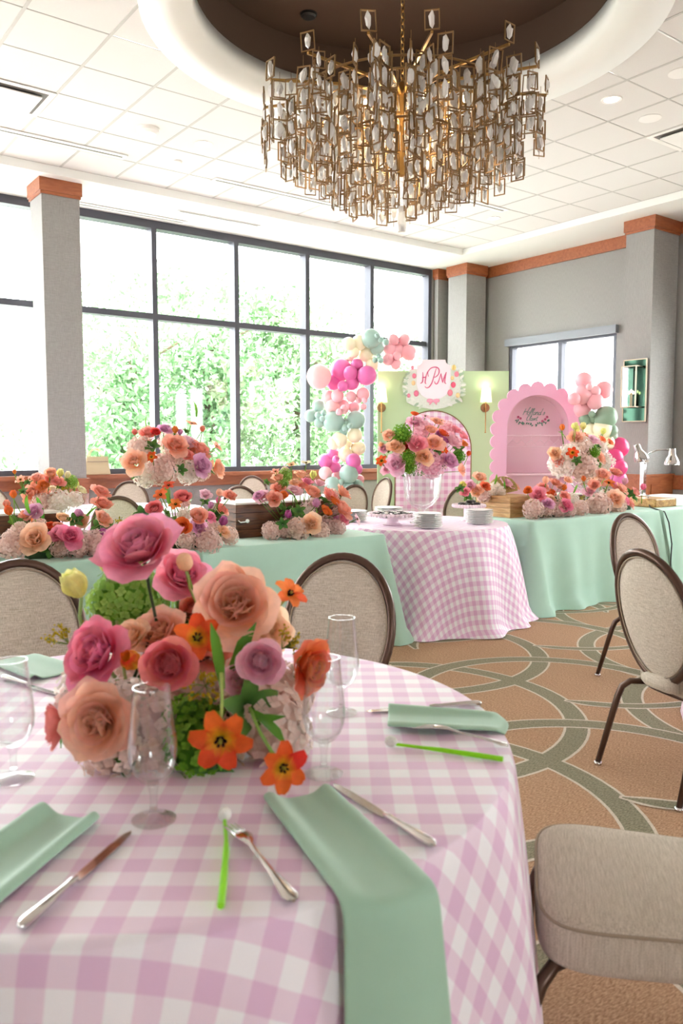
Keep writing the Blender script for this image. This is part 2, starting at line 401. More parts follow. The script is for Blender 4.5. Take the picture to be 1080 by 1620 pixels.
for i in range(-2, 12):
    x = GX + i * TS
    for y0, y1 in [(GY - 3 * TS, YT)]:
        if abs(x - RC.x) < RO - .06:
            h = math.sqrt((RO - .06) ** 2 - (x - RC.x) ** 2)
            for a_, b_ in ((y0, RC.y - h), (RC.y + h, y1)): gr.box(x - .012, x + .012, a_, b_, ZC - .003, ZC + .02)
        else: gr.box(x - .012, x + .012, y0, y1, ZC - .003, ZC + .02)
for j in range(-3, 9):
    y = GY + j * TS; x0, x1 = GX - 2 * TS, XT
    if abs(y - RC.y) < RO - .06:
        h = math.sqrt((RO - .06) ** 2 - (y - RC.y) ** 2)
        for a_, b_ in ((x0, RC.x - h), (RC.x + h, x1)): gr.box(a_, b_, y - .006, y + .006, ZC - .002, ZC + .02)
    else: gr.box(x0, x1, y - .006, y + .006, ZC - .002, ZC + .02)
o = part('tile_grid', gr, M['grid'], ceiling, False)
# rear ceiling field out of sight of the tile grid
rf = MB(); rf.box(X0, GX - 2 * TS, Y0, YT, ZC, ZC + .03); rf.box(GX - 2 * TS, XT, Y0, GY - 3 * TS, ZC, ZC + .03)
part('rear_field', rf, M['tile'], ceiling, False)
# round recess
rc = (RC.x, RC.y, 0)
ring = MB(); ring.lathe([(RI, ZC - .012), (RO, ZC - .012), (RO, ZC + .004), (RI, ZC + .2)], 96, rc, closed=True)
struct('trim_1', ring, M['white'], 'flat white ring around the round ceiling recess', True)
wl = MB(); wl.lathe([(RI, ZC - .011), (RI + .002, ZC + .20), (RI + .06, ZC + .20), (RI + .06, ZC - .011)], 96, rc, closed=True)
struct('trim_2', wl, M['white'], 'white curved inner lip of the round ceiling recess', True)
dk = MB(); dk.lathe([(RI + .03, ZC + .20), (RI + .03, ZC + .52), (0.001, ZC + .521), (.001, ZC + .56), (RI + .09, ZC + .56), (RI + .09, ZC + .20)], 96, rc, closed=True)
o = struct('ceiling_recess', dk, M['umber'], 'dark brown round ceiling recess above the chandelier', True); edge_split(o.data)

# walls
def wall_with_holes(mb, axis, pos, th, a0, a1, z0, z1, holes):
    cuts = sorted(set([a0, a1] + [h[0] for h in holes] + [h[1] for h in holes]))
    for p, q in zip(cuts[:-1], cuts[1:]):
        mid = (p + q) / 2; hs = [h for h in holes if h[0] <= mid <= h[1]]
        spans = [(z0, z1)]
        for h in hs: spans = [(z0, h[2]), (h[3], z1)]
        for s0, s1 in spans:
            if s1 - s0 < 1e-4: continue
            if axis == 'y': mb.box(p, q, pos, pos + th, s0, s1)
            else: mb.box(pos, pos + th, p, q, s0, s1)
WX0, WX1, WZ0, WZ1 = -2.9, 9.36, 1.02, 4.27
mb = MB(); wall_with_holes(mb, 'y', YW, .2, X0 - .2, XW + .2, 0, 4.6, [(WX0, WX1, WZ0, WZ1)])
struct('wall_left', mb, M['wallgrey'], 'grey wall below and beside the tall window band')
mb = MB(); wall_with_holes(mb, 'x', XW, .2, Y0 - .2, YW, 0, 4.6, [(6.9, 8.88, 1.05, 2.99), (2.9, 5.62, 1.05, 2.99), (-1.2, .8, 1.05, 2.99)])
struct('wall_right', mb, M['wallgrey'], 'grey fabric covered wall behind the pink arch')
mb = MB(); wall_with_holes(mb, 'y', Y0 - .2, .2, X0 - .2, XW + .2, 0, 4.6, [(-1.6, -.2, 1.2, 2.9), (6.0, 8.5, 1.0, 3.0)])  # openings added behind the camera for frontal fill light
struct('wall_back', mb, M['wallgrey'], 'grey wall behind the camera')
mb = MB(); wall_with_holes(mb, 'x', X0 - .2, .2, Y0, YW, 0, 4.6, [(5.5, 8.5, 1.0, 3.0)])  # opening added out of view as extra fill light
struct('wall_side', mb, M['wallgrey'], 'grey side wall outside the view')
# window band
def bar(parent, x0, x1, y0, y1, z0, z1, name='mullion'):
    return part(name, MB().box(x0, x1, y0, y1, z0, z1), M['darkframe'], parent, False)
fr = MB(); fr.box(WX0, WX1, YW + .0, YW + .16, 4.17, 4.268); fr.box(WX0, WX1, YW, YW + .16, 1.022, 1.085)
fr.box(WX1 - .07, WX1 - .001, YW, YW + .16, 1.085, 4.17); fr.box(WX0 + .001, WX0 + .07, YW, YW + .16, 1.085, 4.17)
win = struct('window_1', fr, M['darkframe'], 'tall dark-framed window band with two rows of panes')
xs = [-1.6, -.4, .8, 2.0, 3.27, 4.48, 5.69, 6.88, 8.10]
for x in xs: bar(win, x - .035, x + .035, YW, YW + .16, 1.085, 4.17)
bs_ = [WX0 + .07] + xs + [WX1 - .07]
for p, q in zip(bs_[:-1], bs_[1:]):
    bar(win, p + .035, q - .035, YW + .002, YW + .158, 3.015, 3.09, 'transom')
    for z0, z1 in ((1.085, 3.015), (3.09, 4.17)):
        part('pane', MB().box(p + .03, q - .03, YW + .12, YW + .128, z0, z1), M['pane'], win, False)
sl = MB(); sl.box(WX0 - .1, XW - .38, YW - .16, YW + .0, .97, 1.02); sl.box(WX0 - .1, XW - .38, YW - .05, YW, .84, .97)
struct('trim_3', sl, M['trim'], 'dark cherry wood window sill below the window band')
# right wall windows
k = 2
for y0, y1 in ((6.9, 8.88), (2.9, 5.62), (-1.2, .8)):
    f = MB(); z0, z1 = 1.05, 2.99
    f.box(XW + .02, XW + .14, y0, y1, z1 - .07, z1 - .001); f.box(XW + .02, XW + .14, y0, y1, z0 + .001, z0 + .06)
    f.box(XW + .02, XW + .14, y0 + .001, y0 + .06, z0 + .06, z1 - .07); f.box(XW + .02, XW + .14, y1 - .06, y1 - .001, z0 + .06, z1 - .07)
    wv = struct('window_%d' % k, f, M['darkframe'], ['dark-framed two-pane window behind the pink arch', 'dark-framed window beyond the wall column', 'dark-framed window at the near end of the right wall'][k - 2])
    mid = (y0 + y1) / 2
    part('mullion', MB().box(XW + .021, XW + .139, mid - .035, mid + .035, z0 + .06, z1 - .07), M['darkframe'], wv, False)
    for p, q in ((y0 + .06, mid - .035), (mid + .035, y1 - .06)):
        part('pane', MB().box(XW + .08, XW + .087, p, q, z0 + .06, z1 - .07), M['pane'], wv, False)
    part('shade_box', MB().box(XW - .07, XW + .0, y0 - .03, y1 + .03, 2.955, 3.065), M['shade'], wv, False)
    k += 1
# columns with wooden caps
def column(x0, x1, y0, y1, label, base=True):
    t = put('column', MB().box(x0 + .025, x1 - .025, y0 + .025, y1 - .025, 0, 4.12).mesh('column', M['wallgrey'], False)); tag(t, label, None, kind='structure')
    part('cap', MB().box(x0, x1, y0, y1, 4.13, ZS - .001), M['trim'], t, False)
    part('cap_moulding', MB().box(x0 + .012, x1 - .012, y0 + .012, y1 - .012, 4.10, 4.13), M['trim'], t, False)
    if base:
        part('wainscot', MB().box(x0 + .005, x1 - .005, y0 + .005, y1 - .005, .0, .985), M['trim'], t, False)
        part('wainscot_rail', MB().box(x0 - .01, x1 + .01, y0 - .01, y1 + .01, .985, 1.01), M['trim'], t, False)
        part('inset_panel', MB().box(x0 + .09, x1 - .09, y0 - .004, y0 + .0, .1, .88), M['trim'], t, False)
    return t
column(2.775, 3.24, 9.11, 9.57, 'grey column with cherry wood cap beside the handbag')
column(9.43, 9.92, 9.27, 9.73, 'grey column with cherry wood cap in the far corner')
column(9.38, 9.99, 5.96, 6.41, 'grey column on the right wall carrying the mirror sconce')
pl = column(9.37, 9.64, 9.86, 9.99, 'narrow grey pilaster at the end of the window band', False)
mo = MB(); mo.box(XW - .03, XW, 6.41, 9.99, 4.12, ZS - .001); mo.box(XW - .04, XW, 6.41, 9.99, 4.10, 4.125); mo.box(XW - .03, XW, Y0, 5.96, 4.12, ZS - .001)
mo.box(9.64, XW - .03, YW - .03, YW, 4.12, ZS - .001)
struct('trim_4', mo, M['trim'], 'cherry wood crown moulding along the right wall')
rl = MB(); rl.box(XW - .03, XW, Y0, 5.955, .80, .99); rl.box(XW - .03, XW, 6.42, 9.9, .80, .99)
struct('trim_5', rl, M['trim'], 'cherry wood chair rail on the right wall')

# ------------------------------------------------------------------ ceiling fittings
def downlight(px, py, label):
    p = onZ(px, py, ZC); t = thing('recessed_downlight', label, 'ceiling light', (p.x, p.y, ZC - .006), 0, 'recessed downlights')
    part('trim_ring', MB().lathe([(.062, 0), (.085, -.003), (.09, .004), (.062, .006)], 24, closed=True), M['metal_white'], t)
    part('lens', MB().lathe([(.001, .001), (.064, .001), (.064, .005), (.001, .005)], 24), M['lamp_on'], t)
downlight(322, 227, 'lit round ceiling downlight nearest the window band')
downlight(967, 157, 'lit round ceiling downlight right of the chandelier')
downlight(781, 345, 'small lit ceiling downlight just below the chandelier')
def disc(name, px, py, r, h, label, cat, mt='metal_white', z=ZC):
    p = onZ(px, py, z); t = thing(name, label, cat, (p.x, p.y, z - .001))
    part('base', MB().lathe([(.001, -.004), (r, -.004), (r, .0), (.001, .0)], 32), M[mt], t)
    part('cover', MB().lathe([(.001, -h), (r * .7, -h), (r * .92, -h * .55), (r * .92, -.004), (.001, -.004)], 32), M[mt], t)
disc('smoke_detector', 234, 204, .11, .05, 'round off-white smoke detector on the ceiling tiles', 'detector')
disc('sprinkler_cap', 281, 255, .05, .02, 'tiny white sprinkler cap beyond the smoke detector', 'sprinkler')
disc('ceiling_speaker', 1028, 187, .1, .008, 'flush round white ceiling speaker near the right diffuser', 'speaker')
disc('ceiling_speaker', 1077, 115, .1, .008, 'flush round white ceiling speaker at the right picture edge', 'speaker')
disc('sprinkler_cap', 714, 361, .05, .012, 'tiny white sprinkler cap below the chandelier', 'sprinkler')
disc('recess_sprinkler', 488, 22, .07, .03, 'small black sprinkler on the dark recess ceiling', 'sprinkler', 'black', ZC + .52)
def diffuser(x0, x1, y0, y1, label):
    t = thing('square_diffuser', label, 'air vent', ((x0 + x1) / 2, (y0 + y1) / 2, ZC - .004)); hx, hy = (x1 - x0) / 2, (y1 - y0) / 2
    f = MB()
    f.box(-hx, hx, -hy, -hy + .05, -.006, .0); f.box(-hx, hx, hy - .05, hy, -.006, .0); f.box(-hx, -hx + .05, -hy + .05, hy - .05, -.006, 0); f.box(hx - .05, hx, -hy + .05, hy - .05, -.006, 0)
    part('frame', f, M['metal_white'], t, False)
    part('throat', MB().box(-hx + .05, hx - .05, -hy + .05, hy - .05, -.003, -.001), M['slot'], t, False)
    part('face_panel', MB().box(-hx + .095, hx - .095, -hy + .095, hy - .095, -.03, -.02), M['metal_white'], t, False)
diffuser(GX - TS, GX, GY + 5 * TS, GY + 6 * TS, 'square white air diffuser at the upper left picture edge')
diffuser(GX + 8 * TS, GX + 9 * TS, GY, GY + TS, 'square white air diffuser right of the chandelier')
def slot(x0, x1, y, label, z=ZC, wd=.07):
    t = thing('slot_diffuser', label, 'air vent', ((x0 + x1) / 2, y, z - .004)); h = (x1 - x0) / 2
    part('frame', MB().box(-h, h, -wd, -.018, -.008, 0).box(-h, h, .018, wd, -.008, 0).box(-h, -h + .03, -.018, .018, -.008, 0).box(h - .03, h, -.018, .018, -.008, 0), M['metal_white'], t, False)
    part('slot', MB().box(-h + .03, h - .03, -.018, .018, -.003, 0), M['slot'], t, False)
slot(.6, 3.4, 8.26, 'long white slot diffuser above the left column')
slot(4.45, 6.3, 8.33, 'slot diffuser left of the chandelier base')
slot(7.0, 8.0, 7.2, 'slot diffuser behind the right side of the chandelier')
slot(4.52, 5.7, 9.39, 'thin slot vent in the soffit above the windows', ZS, .02)
slot(3.3, 4.85, 9.84, 'flat white strip vent along the soffit edge', ZS, .07)

# ================================================================== CHANDELIER
def chandelier():
    cx, cy, za = RC.x, RC.y, 3.87
    t = thing('chandelier', 'large brass chandelier of hanging rectangular frames holding rock crystals', 'chandelier', (cx, cy, 2.9))
    oz = -2.9
    ch = MB(); z = za + .1; top = ZC + .50; i = 0
    while z < top:
        pts = []
        for k in range(8):
            a = 2 * PI * k / 8; e = .014 * math.cos(a)
            pts.append((e if i % 2 else 0, 0 if i % 2 else e, z + oz + .028 * math.sin(a)))
        ch.tube(pts, .0045, 5, closed=True); z += .042; i += 1
    part('chain', ch, M['brassb'], t)
    part('canopy', MB().lathe([(.001, ZC + .515 + oz), (.09, ZC + .515 + oz), (.09, ZC + .50 + oz), (.03, ZC + .47 + oz), (.001, ZC + .47 + oz)], 24), M['brass'], t)
    part('hub', MB().lathe([(.001, za + .1 + oz), (.03, za + .09 + oz), (.05, za + .05 + oz), (.06, za + oz), (.05, za - .05 + oz), (.055, za - .4 + oz), (.03, za - .55 + oz), (.001, za - .56 + oz)], 20), M['brassb'], t)
    part('finial', MB().lathe([(.001, 2.92 + oz), (.03, 2.925 + oz), (.035, 2.97 + oz), (.022, 3.06 + oz), (.03, 3.1 + oz), (.001, 3.11 + oz)], 8), M['crystal'], t, False)
    for rr, zz in ((.42, za + .01), (.42, za - .3), (.75, za - .06)):
        part('hoop', MB().tube([(rr * math.cos(2 * PI * k / 40), rr * math.sin(2 * PI * k / 40), zz + oz) for k in range(40)], .009, 6, closed=True), M['brass'], t)
    NA = 14; fw, fh_, b = .094, .122, .0065
    fm = MB()
    for x0, x1, z0, z1 in ((-fw / 2, fw / 2, fh_ / 2 - b, fh_ / 2), (-fw / 2, fw / 2, -fh_ / 2, -fh_ / 2 + b), (-fw / 2, -fw / 2 + b, -fh_ / 2 + b, fh_ / 2 - b), (fw / 2 - b, fw / 2, -fh_ / 2 + b, fh_ / 2 - b)):
        fm.box(x0, x1, -.005, .005, z0, z1)
    frame_me = fm.mesh('frame', M['brass'], False)
    cms = []
    for q in range(5):
        r_ = random.Random(40 + q); cm = MB(); n = 6; prof = []
        vs = [(0, 0, -.042 * r_.uniform(.85, 1.1))]
        for z_, s in ((-.022, .8), (.012, 1.0), (.03, .6)):
            for k in range(n):
                a = 2 * PI * k / n + r_.uniform(-.2, .2); r2 = .022 * s * r_.uniform(.75, 1.15)
                vs.append((r2 * math.cos(a), .75 * r2 * math.sin(a), z_ + r_.uniform(-.006, .006)))
        vs.append((.004, 0, .044 * r_.uniform(.9, 1.1))); fs = []
        for k in range(n):
            fs.append((0, 1 + (k + 1) % n, 1 + k))
            for j in range(2):
                a, c = 1 + j * n + k, 1 + j * n + (k + 1) % n; fs.append((a, c, c + n, a + n))
            fs.append((1 + 2 * n + k, 1 + 2 * n + (k + 1) % n, 1 + 3 * n))
        cm.add(vs, fs); cms.append(cm.mesh('crystal', M['crystal'], False))
    spots = []; wires = MB(); r_ = random.Random(3)
    for k in range(NA):
        a = 2 * PI * (k + .35) / NA + r_.uniform(-.05, .05); R_ = 1.0 + r_.uniform(-.04, .03); zt = za - .04
        ca, sa = math.cos(a), math.sin(a)
        part('arm', MB().tube([(.05 * ca, .05 * sa, za + oz), (.4 * ca, .4 * sa, za + .02 + oz), (R_ * ca, R_ * sa, zt + oz)], .011, 4), M['brassb'], t, False)
        spots.append((R_ * ca, R_ * sa, zt + .07, a + PI / 2 + r_.uniform(-.5, .5)))
        for rr in (.97, .85, .74, .62, .5, .38, .26):
            for side in (-1, 1) if rr > .55 else (1,):
                rad = rr + r_.uniform(-.03, .03); aa = a + (side * (.07 if rr > .55 else 0)) + r_.uniform(-.06, .06)
                zb = 2.98 + .47 * rad ** 1.3 + r_.uniform(-.03, .03)
                z = za - .09 - r_.uniform(0, .07); x, y = rad * math.cos(aa), rad * math.sin(aa); rot = r_.uniform(0, PI)
                wires.tube([(x, y, za - .02 + oz), (x, y, zb + oz)], .0016, 4)
                while z > zb:
                    spots.append((x, y, z, rot + r_.uniform(-.45, .45))); z -= fh_ + .008
    part('wires', wires, M['brass'], t, False)
    # nearest to the viewer first: those are single parts, the hidden rest is one part
    spots.sort(key=lambda s: (s[0] * FH.x + s[1] * FH.y))
    rest_f, rest_c = MB(), MB()
    for i, (x, y, z, rot) in enumerate(spots):
        scl = r_.uniform(.85, 1.12); cm = cms[i % 5]
        if i < 298:
            f = put('frame', frame_me, t, (x, y, z + oz), (r_.uniform(-.06, .06), r_.uniform(-.08, .08), rot), scl)
            put('crystal', cm, f, (0, 0, 0), (0, r_.uniform(-.3, .3), r_.uniform(0, 6)), r_.uniform(1.05, 1.35))
        else:
            mx = Matrix.Translation((x, y, z + oz)) @ Matrix.Rotation(rot, 4, 'Z') @ Matrix.Scale(scl, 4)
            rest_f.add([mx @ Vector(p) for p in fm.v], fm.f)
            rest_c.add([mx @ v.co for v in cm.vertices], [tuple(p.vertices) for p in cm.polygons])
    if rest_f.v:
        o = part('frame_cluster', rest_f, M['brass'], t, False); o['kind'] = 'stuff'
        o = part('crystal_cluster', rest_c, M['crystal'], t, False); o['kind'] = 'stuff'
    for k in range(10):
        a = 2 * PI * k / 10; rr = .33 if k % 2 else .5
        x, y = rr * math.cos(a), rr * math.sin(a); z = za - .16 + oz
        h = part('lamp_socket', MB().tube([(.05 * math.cos(a), .05 * math.sin(a), za - .22 + oz), (x, y, z - .06), (x, y, z)], .009, 6), M['brassb'], t)
        put('bulb', MB().sphere((x, y, z + .03), .018, 10, 8, (1, 1, 1.7)).mesh('bulb', M['bulb']), h)
    li = bpy.data.lights.new('chandelier_glow', 'POINT'); li.energy = 40; li.color = (1, .8, .55); li.shadow_soft_size = .3
    lo = bpy.data.objects.new('chandelier_glow', li); C.objects.link(lo); lo.parent = t; lo.location = (0, 0, za - .2 + oz)
chandelier()

# ================================================================== TABLES AND CLOTHS
def fold(theta, seed, n=7):
    r_ = random.Random(seed); s = 0
    for k in range(n):
        f = r_.randint(5, 22); s += math.sin(f * theta + r_.uniform(0, 6.28)) * r_.uniform(.3, 1) / (1 + .04 * f)
    return s / n * 1.6
def round_cloth(name, c, R, H, mt, label, cat, seed, flare=.13, amp=.06, n=288, pool=0.0, group=None):
    mb = MB(); uv = []; vs = []; fs = []
    rows = [0.001, .25, .5, .75, .9, .965, 1.0]; pts = []
    for q in rows: pts.append((q * R, 0, 0))
    for s in (.006, .018, .04): pts.append((R, s, 1))
    nd = 14
    for i in range(1, nd + 1): pts.append((R, .04 + (H - .044) * i / nd, 1))
    for (r, s, d) in pts:
        for i in range(n):
            a = 2 * PI * i / n; rr = r; z = H
            if d:
                t = min(1, s / H); g = fold(a, seed)
                if s <= .04: rr = R + .012 * math.sin(min(1, s / .04) * PI / 2); z = H - s * (s / .04) ** .5 * .8 - .004
                else: rr = R + .012; z = H - s
                e = max(0, (s - .03) / (H - .03))
                rr += e ** .8 * flare + amp * g * e ** .6
                if pool and e > .9: rr += pool * (e - .9) * 10 * (1 + .5 * g); z = max(z, .004 + .01 * abs(g))
            vs.append((rr * math.cos(a), rr * math.sin(a), z)); f_ = (r + s)
            uv.append((f_ * math.cos(a), f_ * math.sin(a)))
    for j in range(len(pts) - 1):
        for i in range(n):
            fs.append((j * n + i, (j + 1) * n + i, (j + 1) * n + (i + 1) % n, j * n + (i + 1) % n)[::-1])
    mb.add(vs, fs); mb.uv = uv
    o = put(name, mb.mesh(name, mt), None, (c[0], c[1], 0)); tag(o, label, cat, group)
    return o
def round_table(c, R, H, label):
    t = thing('round_table', label, 'table', (c[0], c[1], 0))
    part('tabletop', MB().lathe([(.001, H - .03), (R - .004, H - .03), (R, H - .02), (R, H - .01), (R - .004, H - .004), (.001, H - .004)], 48), M['cratewood'], t)
    for sx in (-1, 1):
        for sy in (-1, 1):
            part('leg', MB().tube([(sx * .25, sy * .35, H - .03), (sx * .3, sy * .42, .0)], .014, 8), M['slot'], t)
FT = (.697, 1.621); FR = .765
round_table(FT, FR - .01, .757, 'round banquet table under the pink gingham cloth in the foreground')
round_cloth('tablecloth', FT, FR, .76, M['gingham'], 'pink gingham cloth on the foreground table set for dining', 'tablecloth', 11, .10, .06)
ST = (4.43, 4.82); SR = .68
round_table(ST, SR - .01, .757, 'round serving table under gingham between the mint buffets')
round_cloth('tablecloth', ST, SR, .76, M['gingham2'], 'pink gingham cloth on the serving table holding the glass urn', 'tablecloth', 5, .15, .095, pool=.05)
T2 = (4.25, 1.42)
round_table(T2, .75, .757, 'round table under gingham at the right picture edge')
round_cloth('tablecloth', T2, .76, .76, M['gingham2'], 'pink gingham cloth hem peeking in at the right picture edge', 'tablecloth', 8, .11, .05)
for c, lb in (((3.1, 7.7), 'left'), ((5.3, 8.2), 'right')):
    round_table(c, .75, .757, 'round guest table by the windows, %s one of two' % lb)
    round_cloth('tablecloth', c, .76, .76, M['gingham2'], 'pale gingham cloth on the guest table by the windows, %s one of two' % lb, 'tablecloth', 9, .12, .05)

def rect_cloth(x0, x1, y0, y1, H, seed, label, flare=.08, amp=.055, tight=()):
    mb = MB(); per = []; rc_ = .03
    def edge(a, b, nrm, n):
        for i in range(n):
            t = i / n; per.append((a[0] + (b[0] - a[0]) * t, a[1] + (b[1] - a[1]) * t, nrm))
    def corner(c, a0, n=6):
        for i in range(n):
            a = a0 + (PI / 2) * i / n; per.append((c[0] + rc_ * math.cos(a), c[1] + rc_ * math.sin(a), (math.cos(a), math.sin(a))))
    L1 = max(12, int((x1 - x0) / .022)); L2 = max(12, int((y1 - y0) / .03))
    edge((x0 + rc_, y0), (x1 - rc_, y0), (0, -1), L1); corner((x1 - rc_, y0 + rc_), -PI / 2)
    edge((x1, y0 + rc_), (x1, y1 - rc_), (1, 0), L2); corner((x1 - rc_, y1 - rc_), 0)
    edge((x1 - rc_, y1), (x0 + rc_, y1), (0, 1), L1); corner((x0 + rc_, y1 - rc_), PI / 2)
    edge((x0, y1 - rc_), (x0, y0 + rc_), (-1, 0), L2); corner((x0 + rc_, y0 + rc_), PI)
    n = len(per); r_ = random.Random(seed); cx, cy = (x0 + x1) / 2, (y0 + y1) / 2
    ph = [(r_.uniform(4, 22), r_.uniform(0, 6.3), r_.uniform(.4, 1)) for _ in range(6)]
    vs = []; fs = []; rows = [('t', .0), ('t', .7), ('t', .96), ('t', 1)] + [('d', s) for s in (.004, .015, .04, .1, .18, .28, .38, .48, .58, .67, .74, .757)]
    d0 = 0; acc = [0]
    for i in range(1, n): acc.append(acc[-1] + math.hypot(per[i][0] - per[i - 1][0], per[i][1] - per[i - 1][1]))
    for kind, s in rows:
        for i, (x, y, nr) in enumerate(per):
            if kind == 't': vs.append((cx + (x - cx) * s, cy + (y - cy) * s, H))
            else:
                l = acc[i]; g = sum(math.sin(f * l + p) * a for f, p, a in ph) / 3.2
                e = max(0, (s - .02) / .74); off = .006 * min(1, s / .015) + flare * e + amp * g * e ** .8
                cd = min(math.hypot(x - cxx, y - cyy) for cxx in (x0, x1) for cyy in (y0, y1))
                off += .1 * e * math.exp(-(cd / .09) ** 2)
                if e > .93: off += .03 * (1 + g)
                if (nr[0] > .5 and 'r' in tight) or (nr[0] < -.5 and 'l' in tight): off *= .04
                vs.append((x + nr[0] * off, y + nr[1] * off, max(.004, H - s)))
    for j in range(len(rows) - 1):
        for i in range(n):
            fs.append((j * n + i, j * n + (i + 1) % n, (j + 1) * n + (i + 1) % n, (j + 1) * n + i)[::-1])
    fs.append(tuple(range(n)))
    mb.add(vs, fs); o = put('tablecloth', mb.mesh('tablecloth', M['mint'])); tag(o, label, 'tablecloth'); return o
def buffet(x0, x1, label):
    t = thing('buffet_table', label, 'table', ((x0 + x1) / 2, 4.72, 0)); h = (x1 - x0) / 2 - .03
    part('tabletop', MB().box(-h, h, -.35, .35, .725, .755), M['cratewood'], t, False)
    for sx in (-1, 1):
        for sy in (-1, 1): part('leg', MB().tube([(sx * (h - .1), sy * .28, .725), (sx * (h - .1), sy * .28, 0)], .014, 8), M['slot'], t)
BY0, BY1 = 4.335, 5.1
for x0, x1, sd, lb in ((.2, 2.175, 21, 'mint cloth on the leftmost buffet table'), (2.185, 3.64, 22, 'mint cloth on the buffet table left of the gingham serving table'),
                       (5.2, 7.05, 23, 'mint cloth on the buffet table behind the upholstered chairs at right'), (7.07, 8.8, 24, 'mint cloth on the buffet table under the heat lamp')):
    rect_cloth(x0, x1, BY0, BY1, .76, sd, lb, tight={21: 'r', 22: 'l', 23: 'r', 24: 'l'}[sd]); buffet(x0, x1, 'folding table under the ' + lb.split(' on the ')[0] + ', ' + {21: 'leftmost of the buffet', 22: 'left of the serving table', 23: 'holding the pine crate', 24: 'holding the heat lamp'}[sd])

# ================================================================== CHAIRS
def chair_meshes():
    ms = {}
    n = 48
    def oval(t, s=1.0, dy=0.0):
        a = 2 * PI * t; x = .205 * s * math.sin(a) * (1 + .06 * math.cos(a)); zz = .268 * s * math.cos(a)
        z = .69 + zz; y = -.205 - (z - .43) * .23 + dy - .02 * (1 - (x / .22) ** 2) * 1.2
        return Vector((x, y, z))
    ms['back_frame'] = MB().tube([oval(i / n) for i in range(n)], .0165, 8, closed=True).mesh('back_frame', M['chairframe'])
    pad = MB(); rows = []
    for sgn in (1, -1):
        vs = []; R_ = 8
        for j in range(R_ + 1):
            s = .955 * j / R_
            for i in range(n):
                p = oval(i / n, max(s, .001)); th = (.020 if sgn > 0 else .012) * math.sqrt(max(0, 1 - (j / R_) ** 4)) + .004
                vs.append(p + Vector((0, sgn * th, 0)))
        fs = []
        for j in range(R_):
            for i in range(n):
                q = (j * n + i, j * n + (i + 1) % n, (j + 1) * n + (i + 1) % n, (j + 1) * n + i); fs.append(q if sgn < 0 else q[::-1])
        pad.add(vs, fs)
    ms['back_pad'] = pad.mesh('back_pad', M['linen'])
    pp = MB()
    for dy in (.014, -.012): pp.tube([oval(i / n, .925, dy) for i in range(n)], .0035, 5, closed=True)
    ms['piping'] = pp.mesh('piping', M['piping'])
    # seat cushion: rounded, wider at the front, domed
    def out(t, s=1.0):
        a = 2 * PI * t; ca, sa = math.cos(a), math.sin(a); e = .42
        x = .235 * math.copysign(abs(sa) ** e, sa); y = .235 * math.copysign(abs(ca) ** e, ca)
        x *= .92 + .08 * (y / .235); return x * s, y * s
    st = MB(); vs = []; fs = []; prof = [(.001, .485), (.4, .484), (.75, .481), (.9, .477), (.955, .473), (.985, .466), (.998, .455), (1.0, .44), (1.0, .40), (.985, .385), (.95, .378), (.001, .378)]
    for s, z in prof:
        for i in range(n):
            x, y = out(i / n, s); vs.append((x, y + .02, z))
    for j in range(len(prof) - 1):
        for i in range(n): fs.append((j * n + i, j * n + (i + 1) % n, (j + 1) * n + (i + 1) % n, (j + 1) * n + i))
    st.add(vs, fs); ms['seat'] = st.mesh('seat', M['linen'])
    ms['seat_welt'] = MB().tube([(*(lambda q_: (q_[0], q_[1] + .02))(out(i / n, .99)), .4665) for i in range(n)], .0035, 5, closed=True).mesh('seat_welt', M['piping'])
    ms['apron'] = MB().tube([(-.09, -.222, .42), (-.05, -.232, .42), (.05, -.232, .42), (.09, -.222, .42)], [.028, .034, .034, .028], 10).mesh('apron', M['linen'])
    fr = MB(); fr.tube([(*out(i / n, .8), .37) for i in range(n)], .012, 6, closed=True); ms['seat_rail'] = fr.mesh('seat_rail', M['chairframe'])
    for nm, sy, fy in (('r', -1, -.34), ('f', 1, .27)):
        for sx in (-1, 1):
            pts = [(sx * .15, sy * .17, .375), (sx * .19, sy * .22, .372), (sx * .213, sy * .245, .345), (sx * .222, sy * .26, .30), (sx * .24, fy, .012)]
            ms['leg', sx, sy] = MB().tube(pts, [.013, .0135, .0145, .0145, .012], 6).mesh('leg', M['chairframe'])
            ms['glide', sx, sy] = MB().lathe([(.016, 0), (.018, .006), (.016, .014)], 12, (sx * .24, fy, 0)).mesh('glide', M['chrome'])
    edge_split(ms['back_pad'], 50)
    return ms
CHM = chair_meshes()
def chair(c, face, label, group=None, full=True):
    rz = math.atan2(face[1], face[0]) - PI / 2
    t = thing('banquet_chair', label, 'chair', (c[0], c[1], 0), rz, group)
    put('back_frame', CHM['back_frame'], t); bp = put('back_pad', CHM['back_pad'], t); put('piping', CHM['piping'], bp)
    se = put('seat', CHM['seat'], t); put('seat_welt', CHM['seat_welt'], se); put('apron', CHM['apron'], t); put('seat_rail', CHM['seat_rail'], t)
    for sx in (-1, 1):
        for sy in (-1, 1):
            l = put('leg', CHM['leg', sx, sy], t); put('glide', CHM['glide', sx, sy], l)
    return t
def chair_at(tbl, top, label, group=None, dist=1.09):       # chair drawn up to a round table, back towards 'top'
    d = Vector((top[0] - tbl[0], top[1] - tbl[1])).normalized()
    return chair((tbl[0] + d.x * dist, tbl[1] + d.y * dist), (-d.x, -d.y), label, group)
chair_at(FT, (1.832, 2.435), 'oval-backed linen chair behind the foreground table, in front of the mint buffet corner', dist=1.07)
chair_at(FT, (.80, 2.98), 'oval-backed linen chair cut off by the left picture edge, behind the flowers', dist=1.05)
chair((1.515, .905), (-.646, .763), 'linen chair in the right foreground with only its seat in view')
chair_at(T2, (2.918, 1.82), 'oval-backed linen chair turned away, its leg standing on the open carpet', dist=1.10)
